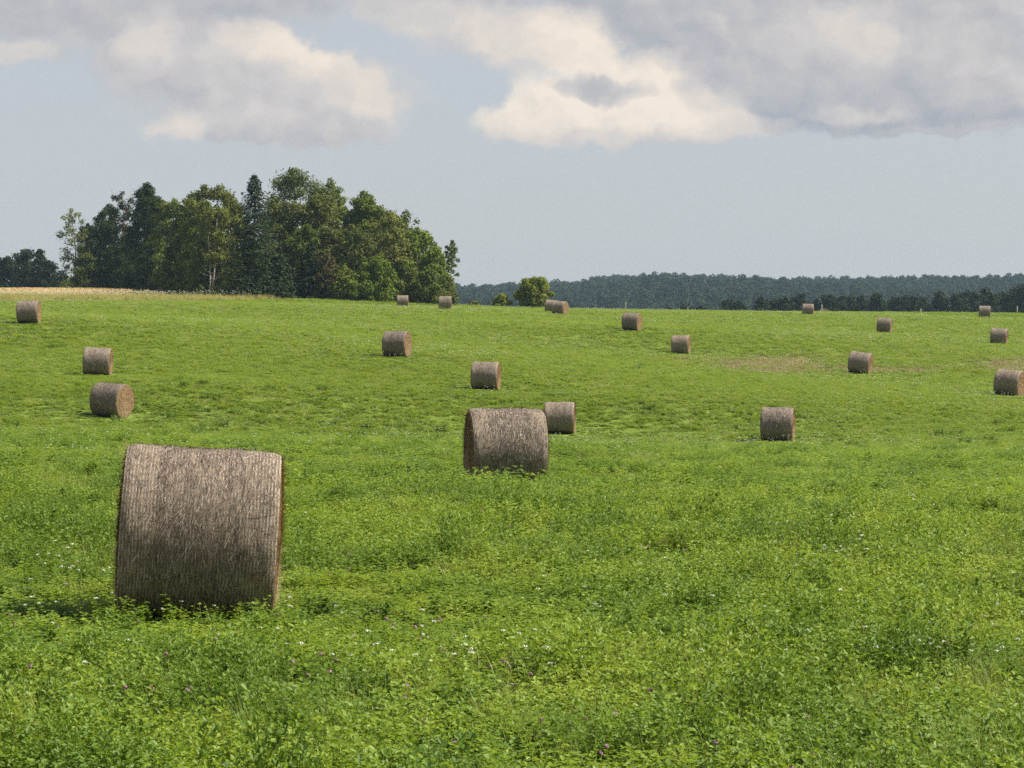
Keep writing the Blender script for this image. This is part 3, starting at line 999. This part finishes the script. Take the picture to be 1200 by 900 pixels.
def conifer(name, x, y, h, hw, fol, bark, label, cat, group, seed, zoff=0.0, low=0.06):
    rng = np.random.default_rng(seed)
    root = empty(name, (x, y, Hs(x, y) + zoff))
    tag(root, label, cat, group)
    tb = MB()
    tb.tube([(0, 0, -0.1), (0, 0, h * 0.5), (0.03 * hw, 0, h * 0.99)], [h * 0.013 + 0.03, h * 0.008 + 0.02, 0.015], 7)
    C = []; N = []; S = []
    tiers = int(np.clip(h / 0.40, 12, 40))
    for i in range(tiers):
        t = low + (0.985 - low) * i / (tiers - 1)
        ln0 = hw * (1 - t) ** 0.64 * 1.05 + 0.10
        nb = int(np.clip(11 - 5 * t, 6, 11))
        for k in range(nb):
            an = 2 * PI * (k + 0.5 * (i % 2)) / nb + rng.normal() * 0.2
            ln = ln0 * rng.uniform(0.68, 1.12)
            d = np.array([math.cos(an), math.sin(an), 0])
            st = np.array([0, 0, h * t])
            sag = 0.22 * ln
            tb.tube([st, st + d * ln * 0.55 + np.array([0, 0, -sag * 0.8]), st + d * ln + np.array([0, 0, -sag * 0.75])], [0.03, 0.018, 0.006], 4, cap=False)
            m = int(14 + 40 * ln / max(hw, 0.5))
            q = rng.uniform(0.12, 1.0, m)[:, None]
            side = np.array([-d[1], d[0], 0])
            pos = st + d * ln * q + np.array([0, 0, -1.0]) * sag * (1.9 * q - 1.15 * q * q) + side * rng.normal(size=(m, 1)) * 0.20 * ln * (1.05 - 0.6 * q) + np.array([0, 0, 1]) * rng.normal(size=(m, 1)) * 0.05 - np.array([0, 0, 1]) * rng.uniform(0, 0.42, (m, 1))
            C.append(pos); N.append(np.array([0, 0, 1.0]) + d * 0.45 + rng.normal(size=(m, 3)) * 0.45); S.append(rng.uniform(0.13, 0.26, m))
    tb.build('trunk', bark, root)
    C = np.concatenate(C); N = np.concatenate(N); S = np.concatenate(S)
    # leader
    C = np.r_[C, np.c_[rng.normal(size=(14, 2)) * 0.04, h * rng.uniform(0.95, 1.0, 14)]]
    N = np.r_[N, rng.normal(size=(14, 3))]; S = np.r_[S, np.full(14, 0.12)]
    V = leaf_quads(C, N, S, 0.45, rng)
    V[:, :, 2] = np.maximum(V[:, :, 2], 0.02)
    quad_mesh('crown', V, fol, None, root)
    return root


def dims(px, top, hwpx, d):
    b = at(px, 380, d)
    z0 = Hs(b.x, d)
    return b.x, d, max(0.8, at(px, top, d).z - z0), hwpx * d / F


FL = 'far dark trees beyond the grain at left'
GROVE = 'trees and bushes of the grove on the field edge'
def T(px, top, hw, d, fol, label, name='broadleaf_tree', cat='tree', bark='bark', group=GROVE, seed=None, **kw):
    if group == GROVE and px < 240: d += min(108, (240 - px) * 1.1)      # the left half stands behind the grain
    x, y, h, w = dims(px, top, hw * (1.42 if group in (GROVE, FL) else 1.05), d)
    return broadleaf(name, x, y, h, w, M[fol], M[bark], label, cat, group, seed or int(px * 7 + top), **kw)


def S(px, top, hw, d, label, group=GROVE, **kw):
    x, y, h, w = dims(px, top, hw * 1.35, d)
    return conifer('spruce_tree', x, y, h, w, M['f_spruce'], M['bark_brown'], label, 'tree', group, int(px * 7 + top), **kw)


# grove, left to right
T(89, 243, 17, 402, 'f_poplar', 'thin sparse tree at the left end of the grove', dens=0.42, shape='tall', base=0.25)
T(103, 292, 19, 396, 'f_olive', 'low olive bush at the left foot of the grove below the thin tree', 'bush', 'bush', base=0.04, shape='dome')
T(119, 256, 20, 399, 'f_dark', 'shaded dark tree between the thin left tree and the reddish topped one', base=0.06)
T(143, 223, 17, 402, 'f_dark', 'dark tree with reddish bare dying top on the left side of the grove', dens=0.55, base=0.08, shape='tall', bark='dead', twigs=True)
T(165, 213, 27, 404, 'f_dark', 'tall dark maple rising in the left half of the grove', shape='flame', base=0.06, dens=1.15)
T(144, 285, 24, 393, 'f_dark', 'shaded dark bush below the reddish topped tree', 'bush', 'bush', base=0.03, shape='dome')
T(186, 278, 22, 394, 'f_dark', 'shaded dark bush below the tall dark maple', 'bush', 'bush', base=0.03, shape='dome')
T(206, 231, 22, 402, 'f_mid', 'green tree between the tall dark maple and the white trunked birch', base=0.06)
T(219, 292, 18, 392, 'f_mid', 'green bush at the left foot of the white trunked birch', 'bush', 'bush', base=0.03, shape='dome')
T(245, 214, 24, 389, 'f_birch', 'tall birch with a long white trunk showing through its thin crown', 'birch_tree', bark='birch', base=0.22, shape='tall', dens=0.85, trunks=2)
T(270, 228, 18, 399, 'f_birch', 'pale green tree between the tall birch and the tall spruce', base=0.1)
S(298, 203, 35, 384, 'tall dark pointed spruce in the middle of the grove')
T(291, 285, 20, 384, 'f_birch', 'small birch with white forked limbs in front of the tall spruce', 'birch_tree', bark='birch', base=0.30, dens=0.55, trunks=2, shape='dome')
T(281, 319, 15, 383.5, 'f_bright', 'bright green bush at the foot of the grove beside the bleached branch', 'bush', 'bush', base=0.02, shape='dome', dens=0.8)
T(258, 335, 12, 383.5, 'f_bright', 'low leafy shrub at the foot of the tall birch', 'bush', 'bush', base=0.02, shape='dome')
S(327, 288, 19, 384.5, 'small spruce at the front edge below the tall spruce')
T(352, 194, 34, 412, 'f_poplar', 'tallest open crowned poplar at the back of the grove', dens=0.75, base=0.3, shape='round')
T(334, 234, 26, 397, 'f_olive', 'olive crown right beside the tall pointed spruce', base=0.1)
T(348, 262, 20, 389, 'f_mid', 'green tree above the two small spruces', base=0.06)
S(364, 284, 20, 386, 'small dark spruce right of its twin at the front of the grove')
T(392, 207, 19, 408, 'f_mid', 'narrow high tree just right of the open crowned poplar', dens=0.6, shape='tall', base=0.3)
T(376, 226, 26, 396, 'f_olive', 'broad olive tree below the open crowned poplar', base=0.1)
T(383, 296, 14, 385, 'f_brown', 'brownish withered bush right of the small dark spruce', 'bush', 'bush', base=0.05, shape='dome', dens=0.7, bark='dead')
T(417, 223, 23, 401, 'f_mid', 'round topped green tree in the right half of the grove', base=0.08)
T(414, 262, 24, 389, 'f_olive', 'olive tree with a pale trunk in the front right of the grove', base=0.12, bark='birch', dens=0.75)
T(440, 231, 22, 397, 'f_mid', 'green tree on the falling right shoulder of the grove', base=0.08)
T(458, 247, 22, 392, 'f_birch', 'pale leaved tree on the right shoulder of the grove', base=0.08)
T(478, 244, 18, 403, 'f_poplar', 'thin grey green tree sticking up near the right end of the grove', base=0.2, dens=0.5, shape='tall')
T(491, 266, 22, 394, 'f_bright', 'bright green rounded tree near the right end of the grove', base=0.05)
T(510, 288, 17, 392, 'f_bright', 'bright green bushy tree at the right end of the grove', base=0.04, shape='dome')
T(523, 281, 9, 402, 'f_poplar', 'dark narrow tree sticking out at the right end of the grove', base=0.05, dens=0.8, shape='tall')
T(404, 309, 19, 385.5, 'f_mid', 'green bush right of the brownish withered bush', 'bush', 'bush', base=0.02, shape='dome')
T(444, 300, 21, 385, 'f_bright', 'large bright green bush at the front of the grove left of the tiny bale', 'bush', 'bush', base=0.02, shape='dome')
T(472, 300, 19, 389, 'f_mid', 'green bush directly above the tiny bale at the grove', 'bush', 'bush', base=0.02, shape='dome')
T(500, 314, 19, 387, 'f_mid', 'low bush between the two bales at the right foot of the grove', 'bush', 'bush', base=0.02, shape='dome')
T(524, 322, 11, 389, 'f_olive', 'low olive shrub closing the right end of the grove', 'bush', 'bush', base=0.02, shape='dome')
T(95, 325, 22, 425, 'f_olive', 'low hedge bush along the grain at the left end of the grove', 'bush', 'bush', base=0.02, shape='dome')
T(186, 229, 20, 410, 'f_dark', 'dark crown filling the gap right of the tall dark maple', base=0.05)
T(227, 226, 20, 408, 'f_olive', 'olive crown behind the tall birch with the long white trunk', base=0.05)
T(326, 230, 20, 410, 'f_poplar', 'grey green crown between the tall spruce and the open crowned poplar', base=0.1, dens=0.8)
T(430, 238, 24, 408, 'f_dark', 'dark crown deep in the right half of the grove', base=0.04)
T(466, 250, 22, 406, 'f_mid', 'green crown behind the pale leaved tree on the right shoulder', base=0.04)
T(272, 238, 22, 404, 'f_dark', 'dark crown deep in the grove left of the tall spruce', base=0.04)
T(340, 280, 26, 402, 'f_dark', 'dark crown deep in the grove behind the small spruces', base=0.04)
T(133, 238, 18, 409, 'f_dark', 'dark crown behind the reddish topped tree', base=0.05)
T(373, 222, 20, 413, 'f_mid', 'green crown just right below the open crowned poplar', base=0.08)
T(404, 219, 18, 413, 'f_mid', 'green crown filling the skyline right of the narrow high tree', base=0.08)
T(452, 240, 20, 411, 'f_olive', 'olive crown on the skyline of the falling right shoulder', base=0.06)
T(497, 272, 18, 403, 'f_mid', 'green crown behind the bright trees at the right end', base=0.05)
T(232, 310, 16, 390, 'f_mid', 'leafy undergrowth bush left of the long white trunk', 'bush', 'bush', base=0.02, shape='dome')
T(270, 300, 17, 392, 'f_olive', 'leafy undergrowth bush between the two birches', 'bush', 'bush', base=0.02, shape='dome')
T(312, 312, 16, 388, 'f_mid', 'leafy undergrowth bush at the foot of the tall spruce', 'bush', 'bush', base=0.02, shape='dome')
T(128, 315, 18, 391, 'f_dark', 'low dark bush at the grain edge below the reddish topped tree', 'bush', 'bush', base=0.02, shape='dome')
T(162, 308, 18, 390, 'f_dark', 'low dark bush at the field edge under the tall dark maple', 'bush', 'bush', base=0.02, shape='dome')
T(425, 318, 17, 384, 'f_bright', 'low bright bush left of the large bright bush', 'bush', 'bush', base=0.02, shape='dome')
T(246, 246, 22, 407, 'f_mid', 'green crown behind the white trunk of the tall birch', base=0.03)
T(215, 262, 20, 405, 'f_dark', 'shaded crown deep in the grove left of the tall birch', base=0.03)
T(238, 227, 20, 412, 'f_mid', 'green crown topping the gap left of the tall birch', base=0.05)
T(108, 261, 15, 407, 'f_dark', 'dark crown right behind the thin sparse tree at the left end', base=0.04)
# wood beyond the grain, far left
FL = 'far dark trees beyond the grain at left'
T(-16, 300, 22, 640, 'f_belt', 'far dark tree cut by the left edge beyond the grain', group=FL, leaf=0.28, base=0.05, shape='dome')
T(9, 300, 17, 640, 'f_belt', 'far dark tree beyond the grain, just inside the left edge', group=FL, leaf=0.28, base=0.05, shape='dome')
T(30, 292, 20, 645, 'f_belt', 'highest far dark round tree beyond the grain', group=FL, leaf=0.28, base=0.05)
T(47, 291, 13, 648, 'f_belt', 'far dark tree with a pointed tip beyond the grain', group=FL, leaf=0.28, base=0.05, shape='flame')
T(60, 305, 16, 640, 'f_belt', 'far dark tree at the right end of the group beyond the grain', group=FL, leaf=0.28, base=0.05, shape='dome')
T(76, 322, 14, 620, 'f_belt', 'low far bush between the far trees and the grove', 'bush', 'bush', group=FL, leaf=0.28, base=0.03, shape='dome')
# lone round tree and shrubs on the skyline
T(625, 325, 21, 404, 'f_lone', 'lone round bright green tree on the skyline right of the grove', 'round_tree', group=None, base=0.04, shape='round', dens=1.9, leaf=0.15)
T(587, 345, 14, 404, 'f_lone', 'small bush on the skyline left of the lone round tree', 'bush', 'bush', group=None, base=0.02, shape='dome')
T(556, 354, 8, 402, 'f_birch', 'tiny pale shrub on the skyline at the right end of the grove', 'bush', 'bush', group=None, base=0.02, shape='dome', leaf=0.13)

# dark belt of trees behind the fence, right
BELT = 'dark belt of trees behind the fence at right'
belt = [(787, 360, 8), (801, 358, 10), (819, 359, 11), (853, 350, 7), (866, 352, 9), (893, 347, 10), (909, 351, 11), (923, 347, 9), (939, 343, 11), (957, 350, 10), (973, 345, 10), (990, 346, 12),
        (1009, 347, 12), (1028, 343, 12), (1046, 349, 10), (1062, 345, 12), (1080, 348, 12), (1099, 341, 13), (1119, 344, 12), (1136, 340, 11), (1152, 336, 14), (1172, 342, 12), (1190, 337, 13), (1210, 334, 14), (1232, 336, 14)]
ords = ['first', 'second', 'third', 'fourth', 'fifth', 'sixth', 'seventh', 'eighth', 'ninth', 'tenth', 'eleventh', 'twelfth', 'thirteenth', 'fourteenth', 'fifteenth',
        'sixteenth', 'seventeenth', 'eighteenth', 'nineteenth', 'twentieth', 'twenty first', 'twenty second', 'twenty third', 'twenty fourth', 'twenty fifth']
for i, (px, top, hw) in enumerate(belt):
    T(px, top, hw * 1.85, 690 + (i * 37) % 60, 'f_belt', ords[i] + ' tree from the left in the dark belt behind the fence', group=BELT, leaf=0.30, base=0.04,
      shape=['round', 'dome', 'flame', 'tall'][(i * 5 + 1) % 4] if top < 355 else 'dome', dens=0.9)

# ------------------------------------------------------------------ far wooded hill (one mass)
def far_tree(seed, h, w, pointed=False):
    rng = np.random.default_rng(seed)
    VV = []
    for k in range(7):
        t = (k + 0.5) / 7
        r = w * ((1 - t) ** 0.7 if pointed else math.sin(PI * (0.2 + 0.72 * t)) ** 0.8)
        c = np.array([rng.normal() * 0.25 * r, rng.normal() * 0.25 * r, h * (0.12 + 0.78 * t)])
        VV.append(blob_leaves(rng, c, np.array([r * 0.85, r * 0.85, h * 0.12]), 80, 0.62 if not pointed else 0.55, outward=1.3, shell=0.6))
    tr = np.array([[[-0.2, 0, -2], [0.2, 0, -2], [0.12, 0, h * 0.7], [-0.12, 0, h * 0.7]], [[0, -0.2, -2], [0, 0.2, -2], [0, 0.12, h * 0.7], [0, -0.12, h * 0.7]]])
    VV.append(tr)
    V = np.concatenate(VV)
    mi = [0] * (len(V) - 2) + [1, 1]
    return quad_mesh('far_tree', V, [M['f_far'], M['bark']], mi, link=False)


def far_wood():
    P = []
    y = 1450.0
    while y < 2560:
        half = 0.1765 * y * 1.25 + 40
        st = 5.6 if y > 1650 else 8.0
        xs = np.arange(-half, half, st)
        P.append(np.stack([xs + RNG.uniform(-.5, .5, len(xs)) * st, y + RNG.uniform(-.5, .5, len(xs)) * 9], 1))
        y += 9.0
    P = np.concatenate(P)
    f = fbm2(P, 0.004, 3.3)
    q = (P[:, 0] / P[:, 1] * F + 600 > 430); P = P[q]; f = f[q]
    n = len(P)
    k = RNG.uniform(0.62, 1.2, n) + 0.35 * f
    # a few that stand above the rest on the crest
    px = P[:, 0] / P[:, 1] * F + 600
    crest = (P[:, 1] > 2250) & (P[:, 1] < 2330)
    tallp = crest & (px > 748) & (px < 815) & (RNG.uniform(size=n) < 0.5)
    k = np.where(tallp, k * 1.12, k)
    pr = protos('far_trees', [far_tree(600, 11, 4.6), far_tree(601, 13, 5.2), far_tree(602, 12, 4.2), far_tree(603, 12, 4.8), far_tree(604, 10, 5.4)])
    scatter('distant_wood', pr, np.c_[P, H(P[:, 0], P[:, 1])], np.c_[np.zeros((n, 2)), RNG.uniform(0, 6.3, n)], np.stack([k, k, k * RNG.uniform(0.85, 1.15, n)], 1),
            RNG.integers(0, 5, n), 'hazy blue green wood covering the far hill', 'wood')


far_wood()

# ------------------------------------------------------------------ fence posts and the bleached branch
def post(px, top, base, d, w, label, lean=0.0):
    b = at(px, base, d); z0 = Hs(b.x, d)
    root_z = z0 - 0.1
    h = at(px, top, d).z - root_z
    mb = MB()
    tip = Vector((lean * h, 0, h))
    mb.tube([(0, 0, 0), tip * 0.5, tip * 0.985, tip], [w, w * 0.97, w * 0.92, w * 0.6], 8)
    o = mb.build('fence_post', M['post'])
    o.location = (b.x, d, root_z)
    tag(o, label, 'post', 'thin posts along the far field edge')


post(733, 353.5, 366, 398, 0.045, 'thin pale post on the skyline above the bale right of the pair', 0.03)
post(806, 360, 366, 402, 0.05, 'short pale post on the skyline near the left tip of the dark belt')
post(963, 357, 367, 402, 0.06, 'pale post between the skyline bale and the sunken bale')
post(1079, 362, 368, 402, 0.06, 'short pale post on the skyline left of the far right bale')
post(1192, 359, 369, 402, 0.06, 'pale post on the skyline at the right edge of the photo')

b = at(284, 349, 382)
mb = MB()
mb.tube([(-0.42, 0, -0.05), (-0.12, 0.05, 0.55), (0.05, 0, 1.0)], [0.07, 0.06, 0.035], 6)
mb.tube([(0.62, 0.1, -0.05), (0.28, 0.02, 0.40), (0.0, 0, 0.82)], [0.07, 0.055, 0.03], 6)
mb.tube([(-0.2, 0.05, 0.38), (0.1, 0.1, 0.40), (0.38, 0.05, 0.30)], [0.04, 0.035, 0.02], 5)
o = mb.build('bleached_branch', M['pale_wood'])
o.location = (b.x, b.y, Hs(b.x, b.y) + 0.15)
tag(o, 'forked bleached white branch at the foot of the grove', 'branch')

# ------------------------------------------------------------------ air
def haze_box():
    hw = 60 + 0.62 * 3000 + 40
    zb, zt = ZMIN - 1.5, 66.0
    vs = [(-hw, -80, zb), (hw, -80, zb), (hw, 3060, zb), (-hw, 3060, zb), (-hw, -80, zt), (hw, -80, zt), (hw, 3060, zt), (-hw, 3060, zt)]
    fs = [(0, 3, 2, 1), (4, 5, 6, 7), (0, 1, 5, 4), (1, 2, 6, 5), (2, 3, 7, 6), (3, 0, 4, 7)]
    me = bpy.data.meshes.new('haze'); me.from_pydata(vs, [], fs); me.update()
    m, nt, out = new_mat('thin_air')
    v = nt.nodes.new('ShaderNodeVolumePrincipled')
    v.inputs['Color'].default_value = (0.56, 0.79, 1.0, 1)
    v.inputs['Density'].default_value = 0.000065
    v.inputs['Anisotropy'].default_value = 0.2
    nt.links.new(v.outputs[0], out.inputs['Volume'])
    o = link_mesh('haze', me, m)
    tag(o, 'thin bluish haze over the whole landscape', 'haze', None, 'stuff')


haze_box()

# ------------------------------------------------------------------ sky with clouds, sun
SUN_EL, SUN_A = R(48), R(-2)          # elevation; angle from +X towards +Y
w = bpy.data.worlds.new('World'); scene.world = w
w.use_nodes = True
nt = w.node_tree; nt.nodes.clear()
g = NT(nt)
wo = g.n('ShaderNodeOutputWorld'); bg = g.n('ShaderNodeBackground')
sky = g.n('ShaderNodeTexSky'); sky.sky_type = 'NISHITA'; sky.sun_disc = False
sky.sun_elevation = SUN_EL; sky.sun_rotation = PI / 2 - SUN_A
sky.air_density = 1.0; sky.dust_density = 1.5; sky.ozone_density = 1.0; sky.altitude = 50

gen = g.n('ShaderNodeTexCoord').outputs['Generated']
sp = g.n('ShaderNodeSeparateXYZ'); g.l(gen, sp.inputs[0])
ys = g.math('MAXIMUM', sp.outputs[1], 0.08)
U = g.math('MULTIPLY', g.math('DIVIDE', sp.outputs[0], ys), F / 100)
Vv = g.math('MULTIPLY', g.math('DIVIDE', sp.outputs[2], ys), F / 100)
cb = g.n('ShaderNodeCombineXYZ'); g.l(U, cb.inputs[0]); g.l(Vv, cb.inputs[1])
UV0 = cb.outputs[0]

# cloud masses over the field: px, py, rx, ry, weight, brightness
CL = [
    # left cumulus: grey lilac body, bright arc along its upper right side, pale foot
    (310, 112, 185, 62, 1.1, 0.42), (360, 120, 120, 52, 0.9, 0.46), (240, 70, 110, 50, 0.7, 0.40),
    (300, 48, 42, 24, 0.8, 1.0), (335, 62, 46, 24, 0.9, 1.05), (375, 84, 46, 24, 0.9, 1.1), (412, 106, 42, 24, 0.9, 1.1), (436, 128, 34, 20, 0.8, 1.0),
    (215, 148, 46, 18, 0.9, 0.85), (270, 140, 60, 22, 0.6, 0.62), (350, 156, 130, 14, 0.8, 0.28),
    (172, 52, 34, 38, 0.8, 0.88), (150, 82, 40, 30, 0.5, 0.45), (95, 40, 120, 46, 0.75, 0.34), (20, 64, 60, 16, 0.7, 0.62), (60, 12, 160, 34, 0.8, 0.22), (250, 14, 180, 34, 0.8, 0.26),
    # middle cumulus
    (470, 12, 60, 34, 0.8, 0.62), (545, 34, 80, 40, 0.9, 0.62), (610, 50, 70, 44, 1.0, 0.72), (668, 46, 52, 36, 1.1, 1.05), (690, 72, 52, 34, 1.0, 1.0),
    (625, 128, 66, 40, 1.1, 1.0), (600, 146, 60, 22, 0.9, 0.80), (690, 136, 80, 34, 1.1, 0.95), (760, 96, 52, 34, 1.0, 1.1), (780, 122, 70, 36, 1.1, 1.0),
    (836, 128, 60, 28, 1.0, 0.95), (880, 148, 50, 16, 0.7, 0.70), (700, 160, 150, 11, 0.9, 0.40), (830, 158, 80, 10, 0.7, 0.42),
    # right bank: grey with bright heads, flat slate foot
    (920, 66, 150, 66, 1.1, 0.32), (1110, 58, 170, 80, 1.1, 0.32), (1010, 100, 190, 44, 1.0, 0.18), (990, 36, 62, 40, 1.0, 0.85), (1022, 66, 30, 44, 1.0, 0.92), (930, 52, 46, 40, 0.7, 0.62),
    (832, 34, 20, 14, 0.6, 0.95), (1168, 104, 70, 34, 1.0, 0.42), (1120, 96, 40, 24, 0.7, 0.42), (1000, 132, 56, 10, 0.8, 0.66), (1010, 146, 150, 14, 0.75, 0.08), (1150, 142, 120, 17, 0.8, 0.05),
    (940, 118, 90, 18, 0.8, 0.10), (1120, 152, 110, 7, 0.7, 0.50), (790, 36, 90, 44, 0.9, 0.20), (730, 14, 90, 30, 0.8, 0.22), (850, 80, 60, 44, 0.8, 0.18),
    (706, 106, 52, 15, 2.3, -0.05), (690, 112, 24, 10, 0.8, 0.0),
    (600, -34, 640, 48, 0.9, 0.22), (1000, -60, 500, 90, 0.9, 0.24), (150, -50, 350, 60, 0.9, 0.28),
]
HOLES = [(708, 104, 40, 12, 0.45), (560, 108, 34, 38, 0.5)]


def blob_sum(vec, items, bright=False):
    tot = None; tb = None
    for it in items:
        c = ((it[0] - 600) / 100.0, (400 - it[1]) / 100.0, 0.0)
        sc = (100.0 / it[2], 100.0 / it[3], 0.0)
        d = g.vmath('MULTIPLY', g.vmath('SUBTRACT', vec, c), sc)
        ln = g.vmath('LENGTH', d, out=1)
        k = g.smooth(ln, 1.35, 0.15, 0.0, it[4])
        tot = k if tot is None else g.math('ADD', tot, k)
        if bright:
            # the side of each billow that faces the sun is the brighter one
            e = g.math('MULTIPLY_ADD', g.vmath('DOT_PRODUCT', d, (0.6, 0.8, 0.0), out=1), 0.16, it[5])
            tb = g.math('MULTIPLY', k, e) if tb is None else g.math('MULTIPLY_ADD', k, e, tb)
    return tot, tb


# billowing: domain warp by noise
def warp(vec):
    w1 = g.vmath('MULTIPLY', g.vmath('SUBTRACT', g.noise(vec, 1.9, 8, 0.60, color=True), (0.5, 0.5, 0.5)), (0.80, 0.50, 0))
    return g.vmath('ADD', vec, w1)


wv = warp(UV0)
D, B = blob_sum(wv, CL, True)
Hh, _ = blob_sum(wv, HOLES)
nz = g.noise(g.vmath('MULTIPLY', UV0, (1.0, 1.3, 1)), 2.4, 8, 0.60, 0.25)
# relief of the billows seen from the sun's side
nl0 = g.noise(g.vmath('MULTIPLY', wv, (1.0, 1.3, 1)), 1.5, 4, 0.5)
nl1 = g.noise(g.vmath('MULTIPLY', g.vmath('ADD', wv, (0.16, 0.14, 0)), (1.0, 1.3, 1)), 1.5, 4, 0.5)
dens = g.math('ADD', g.math('SUBTRACT', D, Hh), g.math('MULTIPLY', g.math('SUBTRACT', nz, 0.5), 0.9))
alpha = g.smooth(dens, 0.04, 1.06)
bm = g.math('DIVIDE', B, g.math('MAXIMUM', D, 0.05))
rel = g.math('MULTIPLY', g.math('SUBTRACT', nl0, nl1), 0.65)
lit = g.math('ADD', g.math('ADD', bm, rel), g.math('MULTIPLY', g.math('SUBTRACT', nz, 0.5), 0.24))
K = 1.0
ccol = g.ramp(lit, [(0.0, (2.95, 3.15, 3.55)), (0.25, (3.85, 3.82, 3.97)), (0.50, (4.85, 4.62, 4.5)), (0.80, (6.1, 5.5, 4.85)), (1.0, (7.0, 6.25, 5.4))])
# thin veil that greys the blue
veil = g.smooth(g.noise(g.vmath('MULTIPLY', gen, (1, 1, 5)), 2.2, 6, 0.6), 0.2, 0.8, 0.65, 0.92)
skyc = g.mix(veil, sky.outputs[0], (4.12, 4.30, 4.66))
# rest of the sky: scattered clouds from noise
nn = g.noise(g.vmath('MULTIPLY', gen, (1, 1, 2.2)), 3.0, 8, 0.6)
oth = g.smooth(nn, 0.48, 0.68)
front = g.math('MULTIPLY', g.smooth(sp.outputs[1], 0.75, 0.9), g.smooth(sp.outputs[2], 0.30, 0.16))
oth = g.math('MULTIPLY', oth, g.math('SUBTRACT', 1.0, front))
oth = g.math('MULTIPLY', oth, g.smooth(sp.outputs[2], 0.0, 0.15))
c1 = g.mix(oth, skyc, (6.0, 5.8, 5.6))
a2 = g.math('MULTIPLY', alpha, front)
c2 = g.mix(g.math('MULTIPLY', a2, 0.93), c1, ccol)
g.l(c2, bg.inputs['Color'])
bg.inputs['Strength'].default_value = 0.066
g.l(bg.outputs[0], wo.inputs['Surface'])
w.cycles.sampling_method = 'MANUAL'
w.cycles.sample_map_resolution = 512

sl = bpy.data.lights.new('sun', 'SUN'); sl.energy = 5.0; sl.angle = R(0.5); sl.color = (1.0, 0.93, 0.82)
so = bpy.data.objects.new('sun', sl); COL.objects.link(so)
sd = Vector((math.cos(SUN_EL) * math.cos(SUN_A), math.cos(SUN_EL) * math.sin(SUN_A), math.sin(SUN_EL)))
so.rotation_euler = sd.to_track_quat('Z', 'Y').to_euler()
so.location = sd * 60

# ------------------------------------------------------------------ camera and render settings
cd = bpy.data.cameras.new('camera'); cd.sensor_width = 36; cd.lens = 36 * F / 1200
cd.clip_start = 0.1; cd.clip_end = 20000
co = bpy.data.objects.new('camera', cd); COL.objects.link(co)
co.location = (0, 0, CAM_Z); co.rotation_euler = (PI / 2 - TH, 0, 0)
scene.camera = co

scene.render.engine = 'CYCLES'
cy = scene.cycles
cy.max_bounces = 6; cy.diffuse_bounces = 3; cy.glossy_bounces = 2; cy.transmission_bounces = 4; cy.volume_bounces = 0; cy.transparent_max_bounces = 8
cy.use_denoising = False
cy.denoiser = 'OPENIMAGEDENOISE'
cy.denoising_input_passes = 'RGB_ALBEDO_NORMAL'
cy.denoising_prefilter = 'ACCURATE'
cy.sample_clamp_indirect = 4.0
scene.view_settings.view_transform = 'Standard'
scene.view_settings.look = 'None'
scene.view_settings.gamma = 1.0
scene.view_settings.use_curve_mapping = False
scene.view_settings.exposure = 1.0
